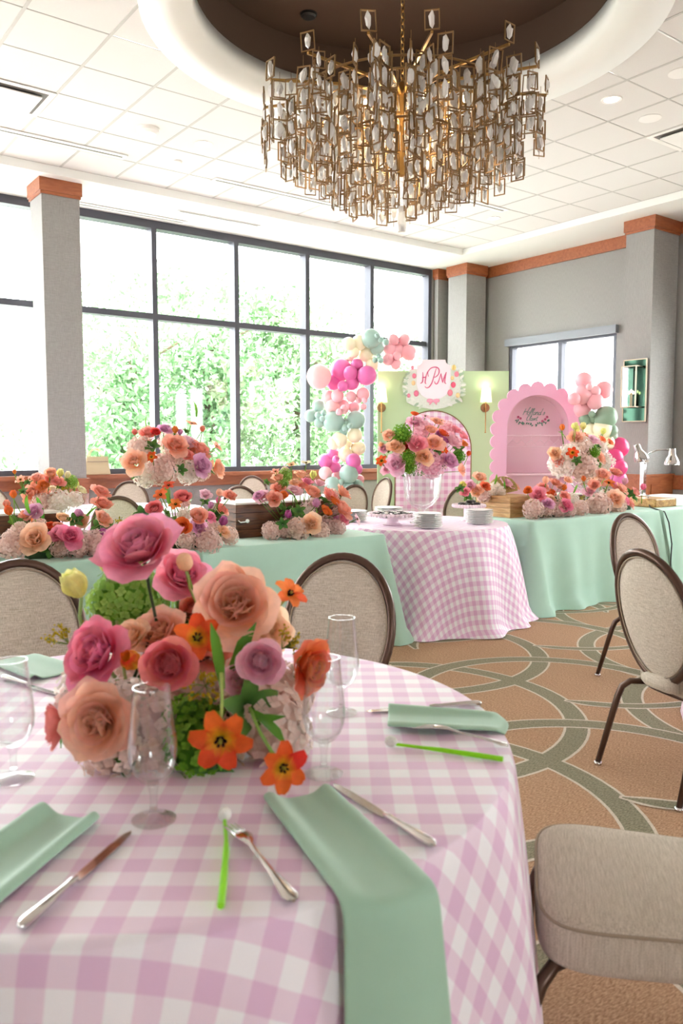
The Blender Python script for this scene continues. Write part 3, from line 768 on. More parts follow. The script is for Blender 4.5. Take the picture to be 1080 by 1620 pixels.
chair_at(T2, (4.33, 2.85), 'oval-backed linen chair partly hidden behind the chair turned away', dist=1.12)
G = 'chairs around the window tables'
chair_at((3.1, 7.7), (3.64, 8.92), 'oval-backed chair behind the window table, under the handbag sill', G)
chair_at((3.1, 7.7), (2.55, 6.5), 'oval-backed chair seen from behind between the left flowers and the tall compote', G)
chair_at((3.1, 7.7), (2.24, 8.57), 'oval-backed chair cut by the left picture edge near the windows', G)
chair_at((5.3, 8.2), (5.62, 9.44), 'oval-backed chair facing out under the fourth window pane', G)
chair_at((5.3, 8.2), (4.15, 7.3), 'dark-rimmed chair back between the tall compote and the wooden riser', G)
chair_at((5.3, 8.2), (6.70, 8.0), 'white oval-backed chair in front of the green panel', G)
chair_at((5.3, 8.2), (5.25, 6.8), 'rounded chair back low beside the balloon garland', G)
chair((6.25, 6.35), (.3, .95), 'chair partly hidden behind the glass urn')

# ================================================================== TABLE SETTING
def goblet(c, label, h=.225):
    t = thing('water_goblet', label, 'glass', (c[0], c[1], .7605), 0, 'water goblets on the foreground table')
    s = h / .225
    foot = [(.001, .0), (.036, .0), (.0365, .002), (.030, .0045), (.014, .007), (.008, .012), (.0065, .02)]
    part('foot', MB().lathe([(r * s, z * s) for r, z in foot + [(.001, .02)]], 40), M['glass'], t)
    stem = [(.001, .0195), (.0063, .0195), (.0058, .03), (.0062, .045), (.0085, .056), (.011, .062), (.001, .062)]
    part('stem', MB().lathe([(r * s, z * s) for r, z in stem], 28), M['glass'], t)
    ou = [(.010, .0615), (.022, .069), (.0325, .083), (.0385, .1), (.0405, .118), (.0395, .14), (.0365, .165), (.0335, .19), (.031, .213), (.0305, .225)]
    inn = [(max(.001, r - .0014), z) for r, z in ou[1:]][::-1]; inn[-1] = (.018, .0715)
    part('bowl', MB().lathe([(r * s, z * s) for r, z in [(.001, .0615)] + ou + inn + [(.001, .069)]], 48), M['glass'], t)
goblet((.53, 1.226), 'clear water goblet standing in front of the centrepiece')
goblet((.39, 1.539), 'clear water goblet cut by the left picture edge')
goblet((.865, 1.209), 'clear water goblet in front of the ruffled orange tulip')
goblet((1.103, 1.47), 'clear water goblet in front of the middle oval chair')
goblet((.80, 2.10), 'clear water goblet behind the yellow tulip', .215)

def napkin(A, B, wA, wB, hang, label, roll=.02):
    # A inner end centre, B rim end centre (world xy); hangs down outside the rim
    A = Vector(A); B = Vector(B); d = (B - A).normalized(); s_ = Vector((-d.y, d.x)); L_ = (B - A).length
    NU, NV = 30, 18; vs = []; fs = []
    for i in range(NU + 1):
        q = i / NU * (L_ + hang)
        for j in range(NV + 1):
            v = j / NV * 2 - 1
            if q <= L_:
                t = q / L_; wd = wA + (wB - wA) * t; p = A + d * q + s_ * (v * wd)
                pr = (roll * (.75 * math.exp(-((v - .78) / .22) ** 2) + .95 * math.exp(-((v + .80) / .3) ** 2)) + .004) * (1 - .55 * t)
                z = .7625 + pr; z -= max(0, t - .9) * .02
            else:
                e = (q - L_); a = min(e / .05, PI / 2 * .95); p = B + d * (.03 * math.sin(a) + max(0, e - .075) * .12) + s_ * (v * (wB + .05 * e * 1.0))
                p += d * (.010 * math.cos(v * 2.2)); z = .767 - .03 * (1 - math.cos(a)) - max(0, e - .075)
            vs.append((p.x, p.y, z))
    for i in range(NU):
        for j in range(NV):
            k = i * (NV + 1) + j; fs.append((k, k + 1, k + NV + 2, k + NV + 1))
    o = put('napkin', MB().add(vs, fs).mesh('napkin', M['napkin'])); tag(o, label, 'napkin', 'sage napkins on the foreground table')
    md = o.modifiers.new('s', 'SOLIDIFY'); md.thickness = .004; md.offset = 1
    md = o.modifiers.new('sub', 'SUBSURF'); md.levels = 1; md.render_levels = 1
napkin((.765, 1.15), (.698, .828), .067, .072, .42, 'sage napkin hanging over the near table edge beside the fork')
napkin((.42, 1.315), (.10, 1.07), .062, .068, .3, 'sage napkin at the lower left beside a long knife')
napkin((1.152, 1.362), (1.335, 1.203), .083, .068, .03, 'sage napkin lying across the right table edge under a fork')
napkin((.66, 2.16), (.62, 2.41), .07, .07, .25, 'sage napkin at the back left of the table')

def along(a, b, z=.768):
    a = Vector((a[0], a[1], z)); b = Vector((b[0], b[1], z)); d = b - a
    return a, d.length, math.atan2(d.y, d.x)
def knife(a, b, label, z=.763):
    p, L_, rz = along(a, b, z); t = thing('table_knife', label, 'knife', p, rz, 'table knives on the foreground table')
    hb = L_ * .56; bl = [(0, 0), (.012, .0055), (.05, .0085), (hb - .03, .0085), (hb, .006)]
    poly = [(x, -.0) for x, w_ in bl]
    vs = []; fs = []
    for x, w_ in bl:
        for y, zz in ((-w_, 0), (w_, .0), (w_, .0022), (-w_, .0012)): vs.append((x, y, zz))
    n = len(bl)
    for i in range(n - 1):
        for j in range(4): fs.append((i * 4 + j, i * 4 + (j + 1) % 4, (i + 1) * 4 + (j + 1) % 4, (i + 1) * 4 + j)[::-1])
    fs.append((0, 1, 2, 3)); fs.append(tuple((n - 1) * 4 + k for k in (3, 2, 1, 0)))
    part('blade', MB().add(vs, fs), M['chrome'], t)
    hd = MB(); m_ = [(hb - .004, .0045), (hb + .01, .0062), (hb + .02, .0052), (hb + .04, .0062), (L_ - .05, .0085), (L_ - .015, .0098), (L_ - .004, .007), (L_, .002)]
    hd.tube([(x, 0, .005) for x, r in m_], [r for x, r in m_], 10); hd.v = [(x, y, .001 + (z_) * .75 if z_ > 0 else 0) for x, y, z_ in hd.v]
    part('handle', hd, M['chrome'], t)
def fork(a, b, label, z=.763):
    p, L_, rz = along(a, b, z); t = thing('table_fork', label, 'fork', p, rz, 'table forks on the foreground table')
    tl = L_ * .24
    hz = lambda x: .004 + .012 * math.sin(min(1, x / (L_ * .5)) * PI) * .6 + .008 * math.sin(PI * x / L_)
    for k in range(4):
        y = (k - 1.5) * .0062; part('tine', MB().tube([(x * tl, y * (1 + .05 * x), hz(x * tl) + (.004 * (1 - x) ** 2)) for x in (0, .3, .65, 1)], [.0009, .0016, .0018, .002], 6), M['chrome'], t)
    hd = MB(); m_ = [(tl - .004, .0118), (tl + .008, .0125), (tl + .022, .0085), (tl + .034, .0042), (tl + .06, .0035), (L_ * .7, .0052), (L_ * .85, .0092), (L_ - .012, .0122), (L_ - .003, .008), (L_, .002)]
    vs = []; fs = []
    for x, w_ in m_:
        for a_ in range(8):
            an = 2 * PI * a_ / 8; vs.append((x, w_ * math.cos(an), hz(x) + .0022 * math.sin(an) + .001))
    for i in range(len(m_) - 1):
        for j in range(8): fs.append((i * 8 + j, i * 8 + (j + 1) % 8, (i + 1) * 8 + (j + 1) % 8, (i + 1) * 8 + j))
    fs.append(tuple(range(7, -1, -1))); fs.append(tuple((len(m_) - 1) * 8 + k for k in range(8)))
    part('handle', MB().add(vs, fs), M['chrome'], t)
knife((.848, 1.156), (.834, .872), 'silver table knife right of the napkin over the near edge')
knife((.482, 1.204), (.262, 1.035), 'silver table knife beside the lower left napkin')
knife((1.147, 1.437), (1.40, 1.31), 'silver table knife behind the right-hand napkin')
knife((.62, 1.985), (.545, 2.235), 'silver table knife at the back left of the table')
fork((.61, 1.116), (.576, .875), 'silver fork lying on the cloth beside the lime stick')
fork((1.150, 1.27), (1.235, 1.08), 'silver fork resting against the right-hand napkin', .766)
def stick(a, b, label):
    p, L_, rz = along(a, b, .7665); t = thing('lime_stick', label, 'stick', p, rz, 'lime sticks with white tips')
    part('shaft', MB().tube([(.01, 0, .001), (L_ * .3, .004, .0), (L_ * .45, .0045, 0), (L_ * .8, .002, 0), (L_, 0, 0)], [.003, .0036, .0048, .0055, .0052], 10), M['lime'], t)
    part('tip', MB().sphere((0, 0, .006), .0125, 14, 10, (1.1, .9, .9)), M['fuzz'], t)
stick((.621, 1.150), (.492, .925), 'lime green stick with white fuzzy tip beside the near fork')
stick((1.056, 1.238), (1.180, 1.045), 'lime green stick with white fuzzy tip below the right-hand napkin')

# ================================================================== FLOWERS
PAL = {  # base colour, tip colour
 'peach': ('#fab474', '#fcc6ae'), 'coral': ('#f39070', '#f6a997'), 'pink': ('#f2809f', '#f99fb8'), 'hotpink': ('#e85a88', '#f687a8'), 'mauve': ('#d884b4', '#e8b0d0'),
 'magenta': ('#b84a92', '#d477b4'), 'orange': ('#f08a32', '#f4814a'), 'red': ('#d8452f', '#e8604a'), 'cream': ('#efe7a8', '#fbf3d8'), 'yellow': ('#e9e06a', '#f6efa0'),
 'blush': ('#e6c3b7', '#f9e3da'), 'white': ('#eee0d2', '#fbf2ec'), 'green': ('#4f8a1f', '#86bd3c'), 'lime': ('#79a936', '#b7d873'), 'palepink': ('#f4b8c8', '#fad4de'),
 'apricot': ('#f9bd86', '#fdd4b2'), 'coralred': ('#e2646a', '#f08f8e'), 'lilacpink': ('#ee9fbd', '#f9cad8'), 'flame': ('#f3d23a', '#e8542a'), 'lemon': ('#eee98a', '#f6f1a8')}
def pc(n): return lin(PAL[n][0]), lin(PAL[n][1])
def lerp(a, b, t): return tuple(x + (y - x) * t for x, y in zip(a, b))
def petal(mb, az, r0, z0, L_, W, a0, a1, cup, cb, ct, nu=5, nv=4, ruf=0, ph=0, point=.12, fl=1.0):
    r, z = r0, z0; vs = []; cols = []; fs = []; ca, sa = math.cos(az), math.sin(az)
    for i in range(nu + 1):
        u = i / nu; p = a0 + (a1 - a0) * u
        if i: r += math.sin(p) * L_ / nu; z += math.cos(p) * L_ / nu
        w_ = W * math.sin(PI * (.13 + (.87 - point) * u)) ** .75
        for j in range(nv + 1):
            v = j / nv * 2 - 1; inw = cup * w_ * v * v
            pr = r - inw * math.cos(p); pz = z + inw * math.sin(p) + ruf * u * math.sin(v * 5 + ph)
            pz -= .06 * L_ * (abs(v) ** 3) * (u > .95)
            y = w_ * v
            vs.append((pr * ca - y * sa, pr * sa + y * ca, pz)); cols.append(lerp(cb, ct, min(1, u * fl)))
    for i in range(nu):
        for j in range(nv):
            k = i * (nv + 1) + j; fs.append((k, k + 1, k + nv + 2, k + nv + 1))
    mb.add(vs, fs, cols)
D2 = math.radians
def rose_petals(col, n=20, seed=0):
    r_ = random.Random(seed); cb, ct = pc(col); out = []
    for k in range(n):
        t = k / (n - 1); mb = MB(); hi = lerp(ct, (1, 1, 1), .12 * t)
        petal(mb, k * 2.4 + r_.uniform(-.2, .2), .03 + .13 * t, .22 - .32 * t, .40 + .58 * t, .20 + .46 * t ** .8, D2(6 + 46 * t), D2(-30 + 116 * t ** 1.2 + r_.uniform(-9, 9)), .95 - .62 * t, lerp(cb, ct, .25 * t), hi, 6, 6, .06 * t, k, .2)
        if k == 0: mb.sphere((0, 0, .34), .15, 8, 6, (1, 1, 1.5), col=lerp(cb, (0, 0, 0), .08))
        out.append(mb)
    return out
def ranunc_petals(col, n=26, seed=0):
    r_ = random.Random(seed); cb, ct = pc(col); out = []
    for k in range(n):
        t = k / (n - 1); mb = MB()
        petal(mb, k * 2.4 + r_.uniform(-.15, .15), .10 + .06 * t, 0 - .1 * t, .42 + .5 * t, .22 + .34 * t, D2(18 + 60 * t), D2(-62 + 112 * t), .7 - .3 * t, cb, ct, 5, 4, .03, k, .2)
        out.append(mb)
    return out
def merge(mbs):
    o = MB()
    for m_ in mbs: o.add(m_.v, m_.f, list(m_.c))
    return o
def tulip_petals(col, openness, seed=0):
    r_ = random.Random(seed); cb, ct = pc(col); out = []
    for k in range(6):
        lay = k % 2; mb = MB()
        if openness < .5: petal(mb, k * PI / 3, .06, 0, 1.45, .58, D2(62 - 6 * lay), D2(-28 + 50 * openness + r_.uniform(-8, 8)), .55, cb, ct, 6, 4, .03, k, .1)
        else: petal(mb, k * PI / 3 + r_.uniform(-.1, .1), .05, 0, 1.0, .34, D2(48 + 12 * lay), D2(82 + r_.uniform(-12, 22)), .35, cb, ct, 6, 4, .04, k, .1, 2.2)
        out.append(mb)
    return out
def stamens(mb, dark='#241512', gr='#b9b64a'):
    for k in range(6):
        a = k * PI / 3 + .3; mb.tube([(.05 * math.cos(a), .05 * math.sin(a), .05), (.16 * math.cos(a), .16 * math.sin(a), .32)], [.03, .05], 5, col=lin(dark))
    mb.tube([(0, 0, 0), (0, 0, .35)], [.06, .07], 6, col=lin(gr))
def hydrangea_mb(col, n=70, seed=0, fr=.2):
    r_ = random.Random(seed); cb, ct = pc(col); mb = MB()
    mb.sphere((0, 0, -.05), .76, 10, 7, col=cb)
    for k in range(n):
        z = 1 - 1.75 * (k + .5) / n; a = k * 2.39996; rr = math.sqrt(max(0, 1 - z * z))
        d = Vector((rr * math.cos(a), rr * math.sin(a), z)); c = d * r_.uniform(.84, 1.0)
        nrm = (d + Vector((r_.uniform(-.5, .5), r_.uniform(-.5, .5), r_.uniform(-.5, .5)))).normalized()
        u = nrm.orthogonal().normalized(); u = (Quaternion(nrm, r_.uniform(0, 6)) @ u); v = nrm.cross(u)
        cc = lerp(cb, ct, r_.uniform(.3, 1.0))
        for q in range(4):
            e1 = u * math.cos(q * PI / 2) + v * math.sin(q * PI / 2); e2 = nrm.cross(e1); s = fr * r_.uniform(.85, 1.15)
            mb.add([c, c + e1 * s * .55 + e2 * s * .5 + nrm * s * .12, c + e1 * s + nrm * s * .22, c + e1 * s * .55 - e2 * s * .5 + nrm * s * .12], [(0, 1, 2, 3)], [lerp(cc, cb, .3), cc, cc, cc])
    return mb
def puff_mb(seed=0, c1='#c6a81e', c2='#e0cb4a', n=60):       # spray of tiny yellow blossoms on green stalks
    r_ = random.Random(seed); mb = MB()
    for k in range(9):
        a = r_.uniform(0, 6.3); e = (math.cos(a) * .7, math.sin(a) * .7, r_.uniform(.2, 1))
        mb.tube([(0, 0, -.5), (e[0] * .5, e[1] * .5, 0), e], .025, 4, col=lin('#7d9a3a'))
        for q in range(10):
            p = [x * r_.uniform(.5, 1.1) + r_.uniform(-.14, .14) for x in e]; s = r_.uniform(.05, .1)
            mb.sphere(p, s, 5, 4, col=lerp(lin(c1), lin(c2), r_.random()))
    return mb
def leaf_mb(kind='broad'):
    mb = MB(); cb, ct = lin('#2f5a24'), lin('#5f8f3f')
    if kind == 'blade':
        cb, ct = lin('#5c9a2e'), lin('#86c04a')
        petal(mb, 0, .0, 0, 1.6, .16, D2(4), D2(38), .5, cb, ct, 8, 4, .02, 0, .02)
    else:
        for k in range(5): petal(mb, k * 1.257 + .3, .05, 0, 1.0, .3, D2(40), D2(85), .2, cb, ct, 5, 4, .03, k, .03)
    return mb
FM = {}
def fmesh(kind, col):
    key = (kind, col)
    if key in FM: return FM[key]
    sd = len(FM); nm = {'rose': 'rose', 'ran': 'ranunculus', 'ranD': 'ranunculus', 'tul': 'tulip', 'tulO': 'open_tulip', 'hyd': 'hydrangea', 'ball': 'viburnum', 'puff': 'goldenrod', 'leaf': 'leaf', 'blade': 'leaf_blade', 'bud': 'bud'}[kind]
    if kind == 'rose': mb = merge(rose_petals(col, 16, sd))
    elif kind in ('ran', 'ranD'):
        mb = merge(ranunc_petals(col, 22, sd)); mb.sphere((0, 0, .22), .17, 8, 6, col=lin('#8fa84a') if kind == 'ran' else lin('#2a1a1c'))
    elif kind == 'tul': mb = merge(tulip_petals(col, .1, sd)); mb.tube([(0, 0, .02), (.1, 0, -1.4), (.35, .1, -2.8)], .09, 6, col=lin('#86b04a'))
    elif kind == 'tulO': mb = merge(tulip_petals(col, 1, sd)); stamens(mb); mb.tube([(0, 0, .02), (.1, 0, -1.2), (.3, .1, -2.2)], .07, 6, col=lin('#86b04a'))
    elif kind == 'hyd': mb = hydrangea_mb(col, 120, sd, .18)
    elif kind == 'ball': mb = hydrangea_mb('green', 110, sd, .17)
    elif kind == 'puff': mb = puff_mb(sd)
    elif kind == 'bud': mb = MB(); mb.sphere((0, 0, 0), .9, 10, 8, (1, 1, 1.15), col=pc(col)[1]); mb.tube([(0, 0, -.8), (.2, 0, -3), (.9, .2, -5)], .16, 5, col=lin('#8aa84c'))
    else: mb = leaf_mb('blade' if kind == 'blade' else 'broad')
    me = mb.mesh(nm, M['leaf'] if kind in ('leaf', 'blade') else M['petal']); FM[key] = me
    return me
def place_flower(root, kind, col, p, r, d, spin=0):
    q = Vector((0, 0, 1)).rotation_difference(Vector(d).normalized()) @ Quaternion((0, 0, 1), spin)
    me = fmesh(kind, col); sc_ = r * {'rose': 1.34, 'ran': 1.25, 'ranD': 1.2, 'tul': 1.1, 'tulO': 1.15, 'hyd': 1.12, 'ball': 1.1, 'puff': 1.0, 'leaf': 1.2, 'blade': 1.3, 'bud': 1.0}[kind]
    off = Vector(d).normalized() * (-.3 * r if kind in ('rose', 'ran', 'ranD') else (-.6 * r if kind == 'tul' else 0))
    return put(me.name, me, root, Vector(p) + off - root.location, q, sc_)
def arrangement(name, label, Y, lst, base, cz=None, group='flower arrangements', fill=0, seed=0, vessel=None, stemfrom=None):
    """lst: (px, py, radius_px, kind, colour[, dY])"""
    r_ = random.Random(seed); t = thing(name, label, 'flowers', base, 0, group)
    pts = []
    for e in lst:
        px, py, rp, kind, col = e[:5]; dY = e[5] if len(e) > 5 else r_.uniform(-.05, .05)
        p = onY(px, py, Y + dY); dep = (p - CP).dot(DV); pts.append((p, rp / F * dep, kind, col))
    cc = sum((p[0] for p in pts), Vector()) / len(pts); cc.y = Y + .08
    if cz: cc.z = cz
    for p, r, kind, col in pts:
        d = (p - cc); d = d.normalized() * .9 + Vector((-.25, -.5, .45))
        if kind in ('tul', 'bud'): d = Vector((d.x * .6, d.y * .4, abs(d.z) + .9))
        if kind == 'blade': d = Vector((d.x * .7, d.y * .3, 1.2))
        d += Vector((r_.uniform(-.25, .25), r_.uniform(-.15, .15), r_.uniform(-.2, .2)))
        place_flower(t, kind, col, p, r, d, r_.uniform(0, 6))
    root_p = Vector((cc.x, Y + .06, (cz or .8) - .02)) - t.location
    fl_ = [q for q in pts if q[2] in ('rose', 'ran', 'ranD', 'tul', 'tulO')]
    for p, r, kind, col in fl_:              # stalk from the foam to each blossom
        e = p + Vector((.0, .35 * r, -.45 * r)) - t.location; b0_ = root_p + Vector(((e.x - root_p.x) * .35, 0, 0)); md_ = (b0_ + e) / 2 + Vector((0, .02, .01))
        mb = MB().tube([b0_, md_, e], .0028, 5, col=lin('#6f9440')); put('stem', mb.mesh('stem', M['leaf']), t)
    for k in range(int(len(fl_) * .45)):     # smaller blossoms tucked between the big ones
        a_, b_ = r_.sample(fl_, 2)
        if (a_[0] - b_[0]).length > .28: continue
        p = a_[0].lerp(b_[0], r_.uniform(.35, .65)) + Vector((0, .05, -.015))
        kind, col = r_.choice([(a_[2] if a_[2] in ('rose', 'ran') else 'rose', a_[3] if a_[3] != 'flame' else 'orange'), ('hyd', 'blush'), ('leaf', ''), ('rose', 'peach')])
        d = Vector((r_.uniform(-.4, .4), -.8, .6)); place_flower(t, kind, col, p, min(a_[1], b_[1]) * .9, d, r_.uniform(0, 6))
    xs_ = [p[0].x for p in pts]; zs_ = [p[0].z for p in pts]
    for k in range(fill):
        p = Vector((r_.uniform(min(xs_), max(xs_)), Y + r_.uniform(-.02, .10), r_.uniform(min(zs_), (min(zs_) + max(zs_)) / 2)))
        place_flower(t, 'leaf', '', p, .05, (r_.uniform(-1, 1), -.6, .6), r_.uniform(0, 6))
    if vessel:
        part('foam_tray', MB().box((min(xs_) - base[0]) * .6, (max(xs_) - base[0]) * .6, -.03, .08, .001, .05), M['foam'], t, False)
    return t
TZ = .7605
def bx(px, py, Y): p = onY(px, py, Y); return (p.x, Y, TZ)
H_, R_, N_, ND, T_, TO, L_, BL, PF, BU = 'hyd', 'rose', 'ran', 'ranD', 'tul', 'tulO', 'leaf', 'blade', 'puff', 'bud'
arrangement('flower_arrangement', 'low runner of peach roses and blush hydrangeas at the left end of the buffet', 4.55, [
 (21,862,22,H_,'blush',-.1),(95,868,14,H_,'blush',-.1),(121,864,18,H_,'blush',-.1),(153,860,21,H_,'blush',-.1),(33,842,15,H_,'blush'),(131,852,13,H_,'white'),(60,835,14,H_,'blush',.08),
 (57,853,21,R_,'apricot',-.18),(111,849,16,R_,'hotpink',-.16),(93,846,13,R_,'pink',-.1),(162,845,11,T_,'magenta',-.12),(124,815,12,T_,'mauve'),(54,809,12,R_,'mauve'),
 (162,822,14,R_,'peach',-.08),(162,799,14,R_,'coral'),(158,780,14,R_,'coral'),(100,820,12,ND,'apricot'),(82,833,10,N_,'orange'),(92,832,8,N_,'coral'),(14,809,11,T_,'orange'),(21,783,9,T_,'orange'),(11,798,9,T_,'coral'),(42,815,10,R_,'coral'),
 (48,812,20,BL,''),(68,820,18,BL,''),(133,825,18,BL,''),(190,832,16,PF,''),(115,828,9,PF,''),(50,868,16,L_,''),(80,868,16,L_,''),(176,858,14,L_,'')], bx(90, 870, 4.55), .80, fill=6, seed=1, vessel=1)
arrangement('flower_arrangement', 'pale backlit peach and cream flowers on the left riser in front of the column', 5.0, [
 (53,782,17,R_,'coral'),(58,757,10,R_,'peach'),(80,749,10,N_,'peach'),(92,764,9,R_,'coral'),(83,773,7,N_,'cream'),(82,784,10,N_,'coral'),(95,749,9,T_,'lemon'),(107,752,8,T_,'cream'),(129,775,8,N_,'cream'),(23,747,5,T_,'orange'),(33,760,8,TO,'peach'),(93,794,18,H_,'white'),(118,790,12,H_,'white'),(65,795,14,H_,'blush'),(112,762,10,H_,'lime'),(45,765,8,L_,''),(120,768,8,T_,'lemon'),(69,768,9,R_,'orange'),(102,775,9,PF,''),(38,778,8,L_,'')], (onY(85, 800, 5.0).x, 5.0, 1.002), .98, seed=2)
arrangement('flower_arrangement', 'tall compote of peach roses against the window panes', 5.0, [
 (222,710,19,H_,'blush'),(255,744,23,H_,'blush',-.08),(230,752,18,H_,'white',-.04),(296,747,18,H_,'white'),(274,725,17,H_,'blush',-.04),(318,747,13,H_,'blush'),(270,700,18,H_,'blush',.1),(310,725,16,H_,'blush',.08),
 (213,731,18,R_,'peach',-.15),(235,688,14,R_,'coral'),(246,684,8,N_,'red',-.12),(260,680,10,R_,'mauve'),(277,681,8,T_,'orange'),(285,684,7,T_,'mauve'),(277,706,17,R_,'coral',-.15),(296,701,15,R_,'palepink'),(317,712,14,R_,'coral'),(317,737,16,R_,'mauve',-.12),(343,742,14,R_,'peach'),
 (240,724,9,TO,'flame',-.18),(302,672,9,TO,'coral'),(320,679,7,T_,'coral'),(341,708,10,TO,'coral'),(213,684,7,T_,'coral'),(296,721,9,R_,'coral',-.1),(241,708,12,L_,'',-.1),(285,744,10,L_,'',-.12),(262,757,12,L_,''),(215,750,10,L_,''),(310,660,14,BL,''),(232,675,9,BL,'')], bx(275, 800, 5.0), 1.2, fill=5, seed=3)
arrangement('flower_arrangement', 'low coral and orange flowers between the two buffet cloths, spilling over the seam', 4.5, [
 (327,858,21,H_,'blush',-.12),(293,857,14,H_,'blush',-.1),(362,848,14,H_,'blush',-.05),(333,836,12,H_,'blush'),(291,815,11,H_,'white'),(310,845,12,H_,'blush'),
 (244,804,14,ND,'coralred',-.1),(289,787,14,N_,'coralred'),(278,799,10,TO,'orange',-.08),(255,784,11,TO,'orange'),(267,769,9,TO,'red'),(314,817,15,N_,'peach',-.1),(289,834,15,N_,'orange',-.12),(314,836,12,R_,'mauve',-.1),(353,826,11,T_,'magenta',-.06),(349,807,12,R_,'coral'),(333,800,8,T_,'mauve'),(345,792,7,T_,'pink'),(347,779,6,BU,'peach'),(363,785,10,R_,'coral'),(325,783,9,R_,'palepink'),(331,818,9,R_,'pink'),(250,824,8,N_,'cream',-.08),(353,841,9,R_,'peach',-.1),(227,815,15,L_,''),(272,833,15,L_,''),(337,820,14,L_,''),(275,860,14,L_,''),(270,800,18,BL,''),(300,815,14,BL,'')], bx(305, 860, 4.5), .8, fill=6, seed=4, vessel=1)
arrangement('flower_arrangement', 'broad peach and pink flowers on hydrangeas at the right end of the left buffet', 4.6, [
 (429,840,14,H_,'blush',-.08),(451,836,14,H_,'blush',-.08),(471,838,18,H_,'blush',-.14),(507,842,14,H_,'blush',-.12),(515,832,15,H_,'blush'),(533,835,13,H_,'blush',-.05),(484,811,14,H_,'white',.05),(460,815,12,H_,'white',.1),(535,815,12,H_,'blush',.08),
 (492,829,15,R_,'apricot',-.2),(456,815,9,T_,'magenta',-.1),(500,797,10,T_,'mauve',-.08),(516,809,10,N_,'orange',-.08),(494,779,14,N_,'peach'),(521,784,13,R_,'coral'),(542,780,12,R_,'coral'),(529,793,9,N_,'orange',-.05),(541,806,15,R_,'coral',-.05),(542,823,10,R_,'pink',-.05),(531,820,8,T_,'mauve'),(563,822,9,TO,'palepink'),(434,789,11,R_,'coral'),(449,784,8,N_,'orange'),(440,772,10,R_,'coral',.1),(417,786,10,R_,'lilacpink'),(409,785,8,R_,'mauve'),(464,778,11,R_,'palepink'),(486,763,9,R_,'pink',.1),(476,752,10,R_,'peach',.12),(439,757,9,R_,'apricot',.12),(436,747,7,TO,'peach',.12),(461,737,8,TO,'apricot',.12),(484,734,8,TO,'cream',.12),(451,752,10,H_,'lime',.14),(477,769,9,R_,'coral',.08),(505,765,9,R_,'lilacpink',.1),(495,752,9,T_,'lemon',.12),(470,798,16,BL,'',-.05),(447,830,10,L_,'',-.15),(472,810,11,L_,''),(512,795,11,L_,''),(448,765,8,H_,'lime',.1),(467,765,9,R_,'peach',.08)], bx(490, 850, 4.6), .82, fill=6, seed=5, vessel=1)
UR = (4.52, 4.92)
arrangement('flower_arrangement', 'large bouquet of pink and peach roses with green balls in the glass urn', UR[1], [
 (682,735,20,H_,'palepink',-.08),(667,681,16,H_,'palepink',.02),(700,725,14,H_,'blush'),(660,720,16,H_,'palepink',.05),(705,680,14,H_,'palepink',.05),(640,715,14,H_,'blush',.05),(685,700,20,H_,'palepink',.1),
 (660,704,13,R_,'pink',-.2),(686,702,13,R_,'peach',-.22),(669,724,13,R_,'peach',-.22),(710,730,13,R_,'mauve',-.18),(627,735,15,R_,'lilacpink',-.1),(715,698,15,R_,'lilacpink',-.12),(625,707,11,R_,'peach',-.1),(641,708,10,ND,'red',-.12),(682,680,10,N_,'peach',-.1),(701,685,9,ND,'orange',-.1),(636,687,15,'ball','green',-.1),(645,724,12,'ball','green',-.16),(647,738,11,'ball','green',-.14),(725,722,10,'ball','green',-.1),(732,690,9,R_,'pink'),(741,718,6,T_,'orange'),(734,703,7,R_,'orange'),(615,689,9,R_,'apricot'),(606,711,7,R_,'lilacpink'),(604,730,9,TO,'flame'),(656,668,11,R_,'lilacpink'),(656,655,6,N_,'orange'),(728,742,9,R_,'coral'),(701,697,8,R_,'magenta',-.12),(697,667,7,TO,'peach'),(701,713,7,TO,'flame',-.2),(648,695,9,R_,'palepink'),(672,660,8,TO,'palepink'),(720,680,9,R_,'pink'),(691,716,9,L_,'',-.15),(617,712,8,L_,''),(612,742,8,R_,'lilacpink'),(690,667,8,R_,'peach')], (UR[0], UR[1], .7605), 1.15, fill=5, seed=6)
arrangement('flower_arrangement', 'peach and lilac flowers standing behind the pine crate', 4.95, [
 (758,756,10,R_,'apricot'),(752,777,10,R_,'peach'),(803,765,11,R_,'lilacpink'),(767,770,8,R_,'orange'),(783,772,9,H_,'white'),(732,767,6,N_,'yellow'),(736,779,7,R_,'pink'),(743,768,8,R_,'lilacpink'),(790,778,9,H_,'white'),(775,780,9,H_,'white'),(797,775,8,BL,''),(782,766,9,BL,''),(815,770,7,R_,'peach'),(740,786,9,L_,''),(728,775,8,L_,''),(765,785,10,H_,'blush')], bx(770, 815, 4.95), .85, seed=7)
arrangement('flower_arrangement', 'low pink and coral flowers right of the pine crate', 4.55, [
 (843,806,15,H_,'blush',-.08),(863,805,13,H_,'blush',-.08),(883,805,14,H_,'blush',-.08),(917,804,12,H_,'blush',-.08),(900,808,10,H_,'blush',-.1),(875,790,10,H_,'white',.05),(905,790,10,H_,'white',.05),
 (851,784,12,R_,'pink'),(866,797,8,R_,'mauve',-.14),(895,800,10,R_,'hotpink',-.15),(871,780,9,N_,'orange'),(835,776,7,N_,'orange'),(877,764,8,R_,'coral'),(863,759,6,BU,'apricot'),(892,772,7,T_,'orange'),(892,785,8,R_,'coral',-.08),(917,792,9,PF,''),(897,760,7,R_,'peach'),(885,770,8,R_,'peach'),(907,780,8,BL,''),(912,800,8,L_,''),(858,772,8,R_,'coral'),(878,795,8,L_,'')], bx(880, 815, 4.55), .8, fill=4, seed=8, vessel=1)
